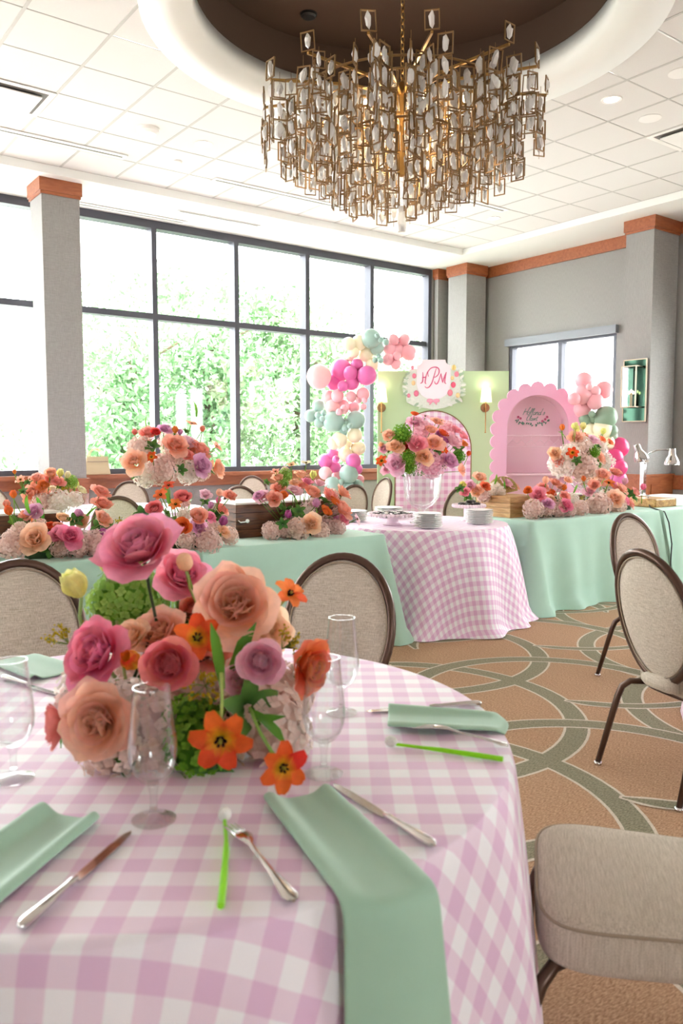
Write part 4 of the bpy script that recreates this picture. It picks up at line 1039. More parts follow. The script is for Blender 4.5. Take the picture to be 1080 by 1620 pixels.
arrangement('flower_arrangement', 'tall compote of hydrangeas and cream tulips beside the right balloons', 5.0, [
 (888,735,19,H_,'white'),(920,740,22,H_,'blush',-.08),(918,710,18,H_,'blush'),(953,733,17,H_,'white'),(900,720,16,H_,'white',-.04),(935,720,15,H_,'blush',.05),(945,708,14,H_,'white',.05),
 (889,677,7,T_,'orange'),(910,674,7,T_,'lemon'),(922,675,8,T_,'lemon'),(954,683,7,T_,'lemon'),(952,695,6,R_,'orange'),(910,692,11,R_,'peach'),(923,690,7,TO,'orange'),(938,697,10,R_,'palepink'),(905,717,9,TO,'flame',-.16),(950,725,9,R_,'peach',-.1),(877,717,9,R_,'apricot'),(938,715,10,'ball','green',-.12),(957,713,9,BL,''),(912,729,8,L_,'',-.15),(940,750,8,R_,'peach',-.1),(965,700,6,R_,'orange'),(895,695,9,BL,''),(943,735,9,L_,'',-.12),(882,728,8,R_,'coral')], bx(918, 800, 5.0), 1.2, fill=4, seed=9)
arrangement('flower_arrangement', 'low peach roses and hydrangea in front of the heat lamp', 4.6, [
 (947,799,18,H_,'blush',-.1),(977,801,13,H_,'blush',-.08),(930,803,11,H_,'blush'),(960,785,12,H_,'white',.05),
 (972,790,13,R_,'apricot',-.15),(988,792,8,R_,'pink',-.08),(997,797,8,R_,'coral',-.08),(932,778,8,R_,'lilacpink'),(962,765,9,TO,'orange'),(923,758,6,T_,'orange'),(973,748,9,R_,'coral'),(953,752,11,R_,'peach'),(988,762,8,T_,'palepink'),(1017,771,7,T_,'pink'),(1005,780,8,R_,'coral'),(983,773,9,R_,'peach'),(950,775,11,BL,''),(960,780,9,L_,''),(1000,788,9,L_,''),(940,768,8,R_,'coral'),(972,770,8,N_,'coral')], bx(965, 812, 4.6), .8, fill=4, seed=10, vessel=1)

# ---- foreground centrepiece: petals are sub-parts
cpt = thing('centrepiece', 'big foreground centrepiece of roses, tulips and ranunculus in a low bowl', 'flowers', (FT[0] - .07, FT[1] - .05, .7605))
cp0 = cpt.location.copy()
part('bowl', MB().lathe([(.001, 0), (.05, 0), (.053, .006), (.075, .04), (.08, .07), (.074, .07), (.068, .04), (.045, .012), (.001, .012)], 40), M['china'], cpt)
part('foam', MB().lathe([(.001, .014), (.04, .014), (.06, .05), (.065, .10), (.05, .12), (.001, .125)], 24), M['foam'], cpt)
def P(px, py, d): return onD(px, py, d)
def hero(kind, col, px, py, rp, dep, dirv, spin=0, n=None, core=7, tipcol=None, fatten=1.0):
    p = P(px, py, dep); r = rp / F * ((p - CP).dot(DV)); d = (RT * dirv[0] + UP * dirv[1] - FH * dirv[2]).normalized()
    q = Vector((0, 0, 1)).rotation_difference(d) @ Quaternion((0, 0, 1), spin); sd = int(px)
    if kind == 'rose': pts = rose_petals(col, (n or 20) + 6, sd); nm = 'rose'
    elif kind in ('ran', 'ranD'): pts = ranunc_petals(col, n or 30, sd); nm = 'ranunculus'; core = 16
    elif kind == 'tul': pts = tulip_petals(col, .15, sd); nm = 'tulip'; core = 0
    else: pts = tulip_petals(col, 1, sd); nm = 'open_tulip'; core = 0
    co = merge(pts[:core]) if core else MB()
    if kind == 'ran': co.sphere((0, 0, .22), .16, 10, 8, col=lin('#a9bd6a'))
    if kind == 'ranD': co.sphere((0, 0, .2), .15, 10, 8, col=lin('#33212a'))
    if kind == 'tulO': stamens(co)
    if kind == 'tul': co.tube([(0, 0, -.05), (0, 0, .25)], .06, 6, col=lin('#b9c46a'))
    off = d * (-.3 * r if kind in ('rose', 'ran', 'ranD') else (-.5 * r if kind == 'tul' else 0))
    o = put(nm, co.mesh(nm, M['petal']), cpt, p + off - cp0, q, r * {'rose': 1.26, 'ran': 1.2, 'ranD': 1.16, 'tul': 1.2, 'tulO': 1.1}[kind])
    for k, mb in enumerate(pts[core:]): put('petal', mb.mesh('petal', M['petal']), o)
    return p + off
def stem(pts, r=.0032, col='#5f7f3a'):
    mb = MB(); q = [Vector(p) - cp0 for p in pts]; mb.tube(q, r, 7, col=lin(col)); put('stem', mb.mesh('stem', M['leaf']), cpt)
def simple(kind, col, px, py, rp, dep, dirv=(0, .4, 1), spin=0):
    p = P(px, py, dep); r = rp / F * ((p - CP).dot(DV)); place_flower(cpt, kind, col, p, r, RT * dirv[0] + UP * dirv[1] - FH * dirv[2], spin)
for a in [('blush',418,1145,64,1.58),('blush',182,1182,50,1.52),('blush',240,1150,58,1.58),('white',135,1095,40,1.62),('white',365,1075,45,1.72),('blush',330,1060,50,1.85),('blush',215,1075,50,1.8),('blush',450,1095,42,1.68),('white',300,1130,45,1.66),('blush',250,1190,42,1.54),('white',450,1165,40,1.60),('blush',120,1125,34,1.56),('blush',390,1090,46,1.62),('white',200,1120,44,1.58),('blush',280,1080,44,1.66)]:
    simple('hyd', a[0], a[1], a[2], a[3], a[4])
for a in [(312,1182,48,1.52),(300,1140,40,1.56),(335,1150,42,1.58)]: simple('ball', 'green', *a)
simple('puff', '', 322, 1085, 36, 1.52, (0, .3, 1)); simple('puff', '', 100, 1012, 24, 1.66, (-.6, .6, .3)); simple('puff', '', 452, 1018, 24, 1.62, (.5, .7, .2)); simple('puff', '', 150, 995, 16, 1.7, (-.2, .8, .2))
for px, py, rp, dep, dv, sp in [(388,1118,46,1.52,(.6,.2,.8),0),(320,985,36,1.82,(0,.6,.6),1),(190,1215,32,1.5,(-.5,-.2,.8),2),(265,1005,36,1.78,(.2,.6,.5),2),(470,1060,30,1.68,(.8,.3,.4),1),(340,1205,32,1.5,(.2,-.3,.9),0),(110,1150,30,1.6,(-.8,0,.4),0)]:
    simple('leaf', '', px, py, rp, dep, dv, sp)
# leafy snowball blossom at upper left
for px, py, rp, dep in [(205,940,48,1.86),(175,955,34,1.84),(240,955,34,1.88),(205,915,30,1.9)]: simple('hyd', 'lime', px, py, rp, dep, (-.1, .6, .7))
B0 = cp0 + Vector((0, 0, .11))
p = hero('rose', 'pink', 222, 872, 57, 1.70, (-.15, .75, .65), .4, 22); stem([B0, P(248, 985, 1.70), P(236, 930, 1.70), p], .0036, '#3f4a2a')
p = hero('rose', 'pink', 286, 912, 38, 1.80, (.35, .55, .7), 1.0, 18); stem([B0, P(279, 985, 1.79), p], .0032)
simple('bud', 'apricot', 292, 889, 15, 1.66, (-.1, 1, .4)); stem([B0, P(318, 975, 1.7), P(300, 930, 1.68), P(292, 892, 1.66)], .0028, '#a3b76a')
p = hero('tul', 'lemon', 122, 932, 30, 1.74, (-.35, .9, .25), .2); stem([B0, P(135, 1010, 1.72), P(126, 975, 1.74), p], .0042, '#a9c27a')
p = hero('tul', 'lemon', 168, 897, 19, 1.88, (.2, .9, .2), .8); stem([B0, P(180, 950, 1.86), p], .0035, '#a9c27a')
hero('rose', 'hotpink', 157, 1035, 50, 1.55, (-.45, .55, .8), .3, 20)
p = hero('rose', 'peach', 374, 958, 55, 1.62, (.05, .5, .9), 2.0, 22); stem([B0, P(350, 1030, 1.64), p], .0034, '#4a3a2a')
p = hero('tulO', 'orange', 456, 942, 27, 1.74, (.5, .6, .5), .3); stem([B0, P(432, 985, 1.74), P(440, 960, 1.74), p], .0036, '#a9b85a')
hero('ran', 'coral', 304, 962, 25, 1.82, (-.1, .5, .8), .5, 24)
hero('rose', 'peach', 252, 1005, 42, 1.70, (-.1, .75, .6), .2, 18)
hero('rose', 'apricot', 420, 998, 38, 1.72, (.55, .3, .7), .9, 14)
hero('tulO', 'flame', 311, 1012, 37, 1.54, (.25, .55, .8), .2)
hero('tul', 'flame', 211, 1048, 23, 1.50, (-.35, .6, .7), .6)
hero('ranD', 'coralred', 267, 1050, 45, 1.44, (0, .25, 1), 0, 32)
hero('ran', 'lilacpink', 412, 1046, 37, 1.50, (.15, .25, 1), 0, 32)
hero('rose', 'orange', 486, 1052, 40, 1.52, (.75, -.1, .55), .4, 18)
hero('rose', 'coral', 335, 1035, 34, 1.66, (.2, .6, .6), .7, 14)
hero('rose', 'apricot', 205, 1010, 30, 1.66, (-.2, .7, .5), .7, 14)
hero('ran', 'palepink', 375, 1075, 28, 1.56, (.1, .3, .9), 0, 24)
hero('rose', 'peach', 158, 1142, 52, 1.43, (-.15, .2, 1), 1.2, 24)
hero('ran', 'coralred', 86, 1146, 36, 1.47, (-.95, .0, .35), 0, 26)
p = hero('tulO', 'flame', 350, 1167, 46, 1.38, (.05, -.1, 1), .25); stem([P(350, 1065, 1.46), P(351, 1100, 1.42), P(350, 1140, 1.40), p + FH * .01], .0034, '#b6c76a')
p = hero('tulO', 'flame', 446, 1212, 38, 1.34, (.35, .1, 1), .1); stem([P(395, 1120, 1.48), P(412, 1160, 1.42), P(430, 1190, 1.37), p + FH * .01], .0034, '#9cc25a')
def blade(pts, wd):
    mb = MB(); vs = []; fs = []; q = [Vector(p_) - cp0 for p_ in pts]; n = len(q)
    for i, p_ in enumerate(q):
        t = (q[min(i + 1, n - 1)] - q[max(i - 1, 0)]).normalized(); s = t.cross(FH).normalized(); w_ = wd * math.sin(PI * (.15 + .83 * i / (n - 1)))
        vs += [p_ - s * w_, p_ + FH * w_ * .35, p_ + s * w_]
    for i in range(n - 1):
        for j in range(2): fs.append((i * 3 + j, i * 3 + j + 1, i * 3 + j + 4, i * 3 + j + 3))
    mb.add(vs, fs, [lin('#5d9a35')] * len(vs)); put('leaf_blade', mb.mesh('leaf_blade', M['leaf']), cpt)
blade([P(352, 1090, 1.5), P(346, 1045, 1.46), P(340, 1010, 1.45), P(333, 985, 1.46)], .011)
blade([P(398, 1125, 1.5), P(420, 1140, 1.45), P(440, 1160, 1.42), P(452, 1178, 1.40)], .011)
blade([P(400, 1135, 1.5), P(425, 1136, 1.46), P(452, 1133, 1.44)], .009)
blade([P(365, 1060, 1.56), P(385, 1020, 1.56), P(405, 985, 1.58)], .014)

# ================================================================== BUFFET THINGS
def glass_compote(c, h, rb, label):
    t = thing('glass_compote', label, 'vase', (c[0], c[1], .7605))
    prof = [(.001, 0), (.075, 0), (.078, .008), (.03, .025), (.014, .05), (.012, h * .6), (.02, h * .66), (rb * .7, h * .75), (rb, h * .9), (rb, h), (rb - .005, h), (rb * .68, h * .79), (.001, h * .72)]
    part('bowl', MB().lathe(prof, 40), M['urn'], t)
glass_compote(bx(275, 800, 5.02)[:2], .28, .12, 'clear glass compote under the tall flowers before the windows')
glass_compote(bx(918, 800, 5.02)[:2], .27, .11, 'clear glass compote under the tall flowers near the heat lamp')
t = thing('glass_urn', 'big clear footed glass urn on the serving table', 'vase', (UR[0], UR[1], .7605))
part('foot', MB().lathe([(.001, 0), (.085, 0), (.088, .01), (.06, .022), (.026, .03), (.022, .07), (.03, .09), (.03, .1), (.001, .1)], 40), M['urn'], t)
part('bowl', MB().lathe([(.001, .1), (.035, .1), (.09, .13), (.135, .19), (.152, .26), (.155, .33), (.168, .385), (.16, .385), (.147, .33), (.143, .26), (.125, .195), (.085, .142), (.001, .118)], 48), M['urn'], t)

def riser(x0, x1, y0, y1, h, label, mt):
    t = thing('wooden_riser', label, 'wooden box', ((x0 + x1) / 2, (y0 + y1) / 2, .7605)); hx, hy = (x1 - x0) / 2, (y1 - y0) / 2; n = 4
    for k in range(n):
        z0, z1 = .001 + h * k / n, h * (k + 1) / n - .002
        part('front_slat', MB().box(-hx, hx, -hy, -hy + .018, z0, z1), mt, t, False); part('back_slat', MB().box(-hx, hx, hy - .018, hy, z0, z1), mt, t, False)
        part('side_slat', MB().box(-hx, -hx + .018, -hy + .018, hy - .018, z0, z1), mt, t, False); part('side_slat', MB().box(hx - .018, hx, -hy + .018, hy - .018, z0, z1), mt, t, False)
    part('top_board', MB().box(-hx, hx, -hy, hy, h, h + .012), M['glare_and_paper'] if mt != M['cratewood'] else mt, t, False)  # stained risers get a white top, window glare put into the colour
    return t
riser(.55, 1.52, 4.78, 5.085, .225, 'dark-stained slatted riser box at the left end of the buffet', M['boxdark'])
t = riser(2.66, 3.52, 4.72, 5.08, .225, 'dark-stained slatted riser box with its top whitened for window glare beside the seam flowers', M['boxdark'])
part('peg', MB().tube([(-.41, -.18, .12), (-.41, -.21, .11), (-.38, -.235, .115)], .004, 6).sphere((-.375, -.24, .12), .014, 10, 8), M['china'], t)
riser(5.30, 5.68, 4.66, 5.06, .17, 'natural pine crate at the left end of the right buffet', M['cratewood'])
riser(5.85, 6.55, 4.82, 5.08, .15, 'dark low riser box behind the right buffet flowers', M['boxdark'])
t = thing('wicker_fan', 'gold woven fan leaning behind the pine crate', 'fan', (5.56, 4.98, .944), RZC)
fanp = [(.0, .0)] + [(.15 * math.cos(a) * .9, .03 + .13 * math.sin(a)) for a in [PI * k / 14 for k in range(15)]]
part('woven_leaf', MB().prism(fanp, 0, .012), M['wicker'], t, False)
for k in range(1, 14, 2): part('rib', MB().tube([(0, -.004, .01), (fanp[k + 1][0], -.004, fanp[k + 1][1])], .004, 5), M['wicker'], t)

plate_me = MB().lathe([(.001, 0), (.05, 0), (.055, .003), (.09, .012), (.108, .016), (.108, .0185), (.09, .0155), (.052, .006), (.001, .005)], 36).mesh('plate', M['china'])
ORD = ['topmost', 'second from the top', 'third from the top', 'fourth from the top', 'fifth from the top', 'sixth from the top', 'seventh from the top', 'eighth from the top', 'ninth from the top']
def plates(x, y, n, where, r=1.0):
    for k in range(n):
        o = put('dinner_plate', plate_me, None, (x + rnd.uniform(-.002, .002), y + rnd.uniform(-.002, .002), .7605 + k * .0125), None, (r, r, 1))
        tag(o, 'white plate, ' + (ORD[n - 1 - k] if k else 'bottom one') + ' in the ' + where, 'plate', 'plates in the ' + where)
plates(4.15, 4.45, 9, 'front stack before the glass urn')
plates(4.70, 4.45, 9, 'stack in front of the chocolate cookies')
plates(4.02, 5.22, 7, 'stack behind the iced cookie stand', 1.15)
plates(4.50, 5.32, 7, 'stack behind the glass urn', 1.15)
def cakestand(c, R_, h, label):
    t = thing('cake_stand', label, 'cake stand', (c[0], c[1], .7605))
    part('pedestal', MB().lathe([(.001, 0), (.075, 0), (.078, .006), (.05, .016), (.042, .03), (.042, h - .02), (.06, h - .006), (.001, h - .004)], 32), M['standpink'], t)
    part('plate', MB().lathe([(.001, h - .004), (R_ - .01, h), (R_, h + .002), (R_, h + .014), (R_ - .006, h + .014), (R_ - .012, h + .006), (.001, h + .006)], 48), M['standpink'], t)
    n = 36
    for k in range(n):
        a = 2 * PI * k / n; put('scallop', scal_me, t, (R_ * math.cos(a), R_ * math.sin(a), h + .001))
scal_me = MB().sphere((0, 0, 0), .013, 8, 6, (1, 1, 1.2)).mesh('scallop', M['standpink'])
cakestand((4.10, 4.80), .19, .085, 'blush pedestal stand with flat black-and-white cookies')
cakestand((4.84, 4.70), .13, .125, 'blush scalloped stand piled with chocolate cookies')
ck = MB(); ck.lathe([(.001, 0), (.026, 0), (.03, .006), (.028, .014), (.015, .019), (.001, .02)], 14)
ckm = ck.mesh('cookie', M['cookie'])
for k, (dx, dy) in enumerate([(-.075, 0), (-.035, -.055), (.03, -.06), (.078, -.015), (.045, .05), (-.03, .055), (0, 0), (-.012, -.02), (.035, .0)]):
    o = put('chocolate_cookie', ckm, None, (4.84 + dx, 4.70 + dy, .7605 + .132 + (.02 if k > 6 else 0))); tag(o, 'dark chocolate cookie on the scalloped stand', 'cookie', 'chocolate cookies on the scalloped stand')
bwm = MB().lathe([(.001, 0), (.03, 0), (.032, .004), (.03, .008), (.001, .009)], 16).mesh('cookie', M['cookie'])
icm = MB().lathe([(.001, .0085), (.016, .0088), (.014, .0115), (.001, .012)], 10, (-.008, 0, 0)).mesh('icing', M['icing'])
for k in range(13):
    a = k * 2.4; rr = .155 * math.sqrt((k + .5) / 13)
    o = put('iced_cookie', bwm, None, (4.10 + rr * math.cos(a), 4.80 + rr * math.sin(a), .7605 + .092), (0, 0, a)); tag(o, 'flat dark cookie with white icing on the wide stand', 'cookie', 'iced cookies on the wide stand')
    put('icing', icm, o)
t = thing('cake_server', 'white cake server resting by the black-and-white cookies', 'server', (4.33, 4.72, .765), -.2)
part('blade', MB().prism([(0, 0), (.13, .0), (.15, .003), (0, .003)], -.03, .03), M['china'], t, False)
part('handle', MB().tube([(-.1, 0, .014), (-.03, 0, .008), (.0, 0, .003)], .008, 8), M['china'], t)

# heat lamp and carving board
hb = Vector((7.62, 4.88, .7605))
t = thing('carving_board', 'burl wood carving board under the heat lamp', 'cutting board', (7.72, 4.78, .7605))
o = part('board', MB().box(-.38, .5, -.22, .24, .001, .085), M['burl'], t, False); bevel(o, .012)
part('paper', MB().box(-.02, .5, -.225, .245, .086, .0875).box(-.02, .5, -.2235, -.2205, .003, .086), M['glare_and_paper'], t, False)
t = thing('heat_lamp', 'chrome heat lamp with two bell shades', 'heat lamp', (7.66, 4.92, .8485))
part('base', MB().lathe([(.001, 0), (.09, 0), (.09, .012), (.03, .02), (.001, .02)], 28), M['chrome'], t)
part('post', MB().tube([(0, 0, .02), (0, 0, .36)], .032, 4), M['chrome'], t, False)
part('collar', MB().box(-.04, .04, -.04, .04, .355, .38), M['chrome'], t, False)
def bell(px, tip, scale=1.0):
    q = Vector((0, 0, 1)).rotation_difference(Vector(tip)); b = MB().lathe([(.001, .14), (.03, .14), (.034, .13), (.036, .075), (.055, .04), (.072, .0), (.075, -.03), (.071, -.03), (.068, .0), (.05, .038), (.032, .07), (.001, .075)], 32)
    b.v = [tuple(q @ (Vector(v) * scale) + Vector((px[0], px[1], px[2]))) for v in b.v]; part('bell_shade', b, M['chrome'], t)
rr = RT
bell((rr.x * .30, rr.y * .30, .36), (0, 0, 1)); bell((rr.x * -.01, rr.y * -.01 + .02, .41), (-rr.x * .35, -rr.y * .35, .9))
part('arm', MB().tube([(0, 0, .37), (rr.x * .06, rr.y * .06, .45), (rr.x * .14, rr.y * .14, .485), (rr.x * .27, rr.y * .27, .49)], .008, 8), M['chrome'], t)
part('arm', MB().tube([(0, 0, .37), (-rr.x * .04, -rr.y * .04, .45), (-rr.x * .05, -rr.y * .05, .53)], .008, 8), M['chrome'], t)
t = put('power_cord', MB().tube([(7.5, 4.75, .85), (7.3, 4.6, .768), (7.12, 4.42, .767), (7.10, 4.318, .75), (7.10, 4.27, .65), (7.08, 4.22, .45), (7.0, 4.18, .25), (6.9, 4.12, .1), (6.95, 4.0, .012), (7.2, 3.95, .012)], .006, 8).mesh('power_cord', M['cord']))
tag(t, 'black power cord hanging down over the mint cloth', 'cord')
# drinking glasses on the far tables and the handbag
for px, py, Yg, lb in ((190, 800, 7.2, 'small drinking glass behind the left flowers'), (425, 798, 8.1, 'small drinking glass behind the right end of the riser'), (135, 800, 7.9, 'small drinking glass near the column foot')):
    p = onY(px, py, Yg); t = thing('drinking_glass', lb, 'glass', (p.x, Yg, .7605))
    part('tumbler', MB().lathe([(.001, 0), (.033, 0), (.036, .15), (.034, .15), (.031, .008), (.001, .008)], 24), M['glass'], t)
p = onY(153, 749, 9.88)
t = thing('handbag', 'cream leather handbag on the window sill beside the column', 'handbag', (p.x, 9.90, 1.0205))
o = part('body', MB().prism([(-.17, 0), (.17, 0), (.135, .22), (-.135, .22)], -.055, .055), M['bag'], t, False); bevel(o, .012)
part('flap', MB().prism([(-.138, .15), (.138, .15), (.135, .225), (-.135, .225)], -.062, -.054), M['bag'], t, False)
part('strap', MB().box(-.13, .13, -.066, -.061, .155, .168), M['piping'], t, False)
for y in (-.03, .03):
    part('handle', MB().tube([(-.09 * math.cos(PI * k / 12), y, .2 + .12 * math.sin(PI * k / 12)) for k in range(13)], .006, 6), M['bag'], t)

# ================================================================== BACKDROPS
DP = 11.0; zpx = lambda y, d=DP: CH + ((YH - y) / F * d) * (1.0 + 0.0)
def wz(px, py, d): return onD(px, py, d)
pc0 = onD(700, 700, DP)
t = thing('backdrop_panel', 'sage green backdrop panel with a gingham arch', 'backdrop', (pc0.x, pc0.y, 0), RZC)
def lx(px, cx, d): return (onD(px, 700, d) - onD(cx, 700, d)).dot(RT)
ztop = wz(700, 587, DP).z; xl, xr = lx(597, 700, DP), lx(803, 700, DP)
part('board', MB().box(xl, xr, .0, .08, 0, ztop), M['green_panel'], t, False)
acx, ahw, atop = lx(685, 700, DP), lx(745, 685, DP), wz(685, 650, DP).z
poly = [(acx - ahw, .0), (acx + ahw, .0)] + [(acx + ahw * math.cos(a), atop - ahw + ahw * math.sin(a)) for a in [PI * k / 28 for k in range(29)]]
mb = MB().prism(poly, -.008, -.001); mb.uv = [(v[0], v[2]) for v in mb.v]; part('gingham_arch', mb, M['gingham3'], t, False)
part('arch_border', MB().tube([(acx - ahw, -.006, 0)] + [(acx - ahw * math.cos(a), -.006, atop - ahw + ahw * math.sin(a)) for a in [PI * k / 28 for k in range(29)]] + [(acx + ahw, -.006, 0)], .008, 6), M['brass'], t)
for px, lb in ((603, 'lit brass wall sconce left of the monogram sign'), (767, 'lit brass wall sconce right of the monogram sign')):
    q = onD(px, 645, DP) ; s = thing('sconce_lamp', lb, 'wall lamp', (q.x, q.y, q.z), RZC, 'sconces on the green panel')
    part('backplate', MB().tube([(0, -.001, 0), (0, -.02, 0)], [.062, .056], 24), M['brass'], s)
    part('rod', MB().tube([(0, -.05, .07), (0, -.05, -.32)], .007, 8).sphere((0, -.05, -.33), .012, 8, 6), M['brassb'], s)
    part('arm', MB().tube([(0, -.015, 0), (0, -.05, 0)], .012, 8), M['brassb'], s)
    sh = MB().lathe([(.078, .07), (.06, .26), (.057, .26), (.075, .07)], 28, (0, -.07, 0), closed=True); part('lamp_shade', sh, M['shadecloth'], s)
    li = bpy.data.lights.new('sconce_glow', 'POINT'); li.energy = .5; li.color = (1, .85, .6); li.shadow_soft_size = .05
    lo = bpy.data.objects.new('sconce_glow', li); C.objects.link(lo); lo.parent = s; lo.location = (0, -.07, .3)
# monogram sign
q = onD(686, 608, DP); sg = thing('monogram_sign', 'cut-out monogram plaque with printed tulip wreath on the green panel', 'sign', (q.x, q.y, q.z), RZC)
S9 = DP / F / 9.0
def sp(x, y): return ((x - 410) * S9, -(y - 440) * S9)
pq = [sp(*p_) for p_ in [(245,100),(565,100),(575,140),(600,165),(640,180),(640,440),(625,520),(580,590),(500,640),(405,650),(310,640),(230,590),(185,520),(165,440),(165,190),(205,170),(235,140)]]
wr = [sp(*p_) for p_ in [(60,240),(150,220),(300,300),(520,300),(660,220),(740,240),(795,420),(785,560),(770,690),(690,720),(560,770),(410,795),(260,770),(120,740),(25,690),(20,560),(15,420)]][::-1]
part('wreath_board', MB().prism(wr, -.022, -.008), mat('pale_sage_card', '#dfe9dc', .8, var=.12, vs=40), sg, False)
part('plaque', MB().prism(pq[::-1], -.034, -.022), mat('blush_card', '#f6edf1', .7, var=.02), sg, False)
def leaf2(x, y, a, ln, wd, yy): 
    pts = [(0, 0), (ln * .3, wd), (ln * .7, wd * .8), (ln, 0), (ln * .7, -wd * .8), (ln * .3, -wd)]
    ca, sa = math.cos(a), math.sin(a); return [(x + px * ca - py * sa, x * 0 + y + px * sa + py * ca) for px, py in pts]
r_ = random.Random(5)
leafmats = [mat('leaf_print_a', '#cfe0cc', .8), mat('leaf_print_b', '#a9c6ab', .8), mat('leaf_print_c', '#e8efe4', .8)]
for k in range(34):
    side = -1 if k % 2 else 1; f = k / 34; y = 260 + 480 * f; x = 410 + side * (330 + 40 * math.sin(f * 3) - 230 * max(0, f - .75) * 4 * .9)
    X, Z = sp(x, y); a = (0 if side > 0 else PI) + r_.uniform(-.9, .9); part('leaf', MB().prism(leaf2(X, Z, a, .085, .018, 0), -.030 - .0004 * (k % 5), -.026), leafmats[k % 3], sg, False)
for x, y, r, c in [(105,210,32,'#f3a7b8'),(130,325,34,'#e97f97'),(120,425,32,'#f4cf9a'),(160,570,42,'#e77f9c'),(55,600,28,'#e890a8'),(685,210,38,'#f2d98a'),(725,300,38,'#ef96a8'),(665,355,28,'#f4dc9a'),(680,450,40,'#e3627d'),(635,560,44,'#ec8f9f'),(745,595,34,'#f3dfa0')]:
    X, Z = sp(x, y); part('tulip', MB().sphere((X, -.032, Z), r * S9, 10, 8, (.85, .35, 1.05)), mat('tulip_print', c, .6, var=.15, vs=40), sg)
bw = MB()
for s in (-1, 1):
    X, Z = sp(400, 670); bw.sphere((X + s * .045, -.03, Z), .04, 10, 6, (1.1, .25, .7)); bw.tube([(X, -.032, Z), (X + s * .05, -.032, Z - .05)], .01, 5)
part('bow', bw, mat('bow_print', '#f0a7bd', .6), sg)
def strokes(nm, lines, r, parent, mt, f, yy):
    for k, ln in enumerate(lines):
        # Catmull-Rom through the points
        P_ = [Vector(f(*p_)) for p_ in ln]; out = []
        for i in range(len(P_) - 1):
            a, b, c, d = P_[max(i - 1, 0)], P_[i], P_[i + 1], P_[min(i + 2, len(P_) - 1)]
            for s in range(5):
                u = s / 5; v = .5 * ((2 * b) + (c - a) * u + (2 * a - 5 * b + 4 * c - d) * u * u + (3 * b - a - 3 * c + d) * u ** 3); out.append((v[0], yy, v[1]))
        out.append((P_[-1][0], yy, P_[-1][1])); n = len(out)
        part(nm, MB().tube(out, [r * (.55 + .6 * math.sin(PI * i / (n - 1))) for i in range(n)], 6), mt, parent)
strokes('letter', [[(330,335),(322,270),(370,215),(440,205),(478,240),(470,300),(430,340),(395,345)], [(440,215),(415,300),(390,390),(370,440),(335,485),(300,490),(280,470)],
   [(215,430),(245,410),(252,340),(250,275)], [(318,262),(298,320),(288,380),(285,425),(300,435)], [(240,352),(270,345),(300,345)],
   [(415,400),(425,430),(450,435),(475,390),(505,290)], [(505,290),(515,350),(528,420)], [(528,420),(550,350),(580,272)], [(580,272),(566,350),(560,415),(580,435)]], 7 * S9, sg, M['script'], sp, -.036)

# pink scalloped closet
DK = 10.0; q = onD(850, 700, DK); kx = lambda px: lx(px, 850, DK); kz = lambda py: wz(850, py, DK).z
t = thing('scalloped_closet', 'pink scalloped arch closet with hanging rod and lettering', 'closet', (q.x, q.y, 0), RZC)
hw = kx(914); top = kz(614); ihw, itop = kx(898.5), kz(625); dep = .3
def arch_pts(h, tp, n=36, zb=0.0): return [(h, zb)] + [(h * math.cos(a), tp - h + h * math.sin(a)) for a in [PI * k / n for k in range(n + 1)]] + [(-h, zb)]
out_ = arch_pts(hw, top); inn = arch_pts(ihw, itop)
vs = [(x, 0, z) for x, z in out_] + [(x, 0, z) for x, z in inn]; n = len(out_); fs = []
vs += [(x, .03, z) for x, z in out_] + [(x, .03, z) for x, z in inn]
for i in range(n - 1):
    fs += [(i, n + i, n + i + 1, i + 1), (2 * n + i, 2 * n + i + 1, 3 * n + i + 1, 3 * n + i), (i, i + 1, 2 * n + i + 1, 2 * n + i), (n + i, 3 * n + i, 3 * n + i + 1, n + i + 1)]
part('front_board', MB().add(vs, fs), M['pink_panel'], t, False)
L_out = []; per = [Vector(p_) for p_ in out_]; acc = 0; nxt = .05
for a, b in zip(per[:-1], per[1:]):
    sl_ = (b - a).length
    while nxt <= acc + sl_: L_out.append(a + (b - a) * ((nxt - acc) / sl_)); nxt += .155
    acc += sl_
for p_ in L_out: part('scallop', MB().tube([(p_.x, .001, p_.y), (p_.x, .0285, p_.y)], .084, 20), M['pink_panel'], t)
ins = MB(); a_ = inn
vs = [(x, .03, z) for x, z in a_] + [(x, dep, z) for x, z in a_]; n = len(a_); fs = [(i, i + 1, n + i + 1, n + i) for i in range(n - 1)]
ins.add(vs, fs); ins.add([(x, dep, z) for x, z in a_], [tuple(range(n))]); part('recess', ins, M['pink_inner'], t, False)
part('hanging_rod', MB().tube([(-ihw, .15, kz(689)), (ihw, .15, kz(689))], .009, 8), M['pink_acrylic'], t)
part('shelf', MB().box(-ihw, ihw, .03, dep, kz(752), kz(749)), M['pink_inner'], t, False)
for k in range(6):
    x = -ihw + .1 + k * .115; zr = kz(689); hg = thing('clothes_hanger', 'pink acrylic clothes hanger, %s on the closet rod' % ['leftmost', 'second from the left', 'third from the left', 'third from the right', 'second from the right', 'rightmost'][k], 'hanger', (0, 0, 0), 0, 'hangers on the closet rod')
    hg.location = (q.x + RT.x * x + FH.x * .15, q.y + RT.y * x + FH.y * .15, zr); hg.rotation_euler = (0, 0, RZC + .15 * ((k % 3) - 1))
    part('hook', MB().tube([(.012 * math.sin(a), 0, .012 * math.cos(a)) for a in [-1.2 + 3.6 * i / 8 for i in range(9)]] + [(0, 0, -.05)], .003, 5), M['pink_acrylic'], hg)
    part('shoulder_bar', MB().tube([(0, 0, -.05), (.10, 0, -.135), (-.10, 0, -.135), (0, 0, -.05)], .0045, 6), M['pink_acrylic'], hg)
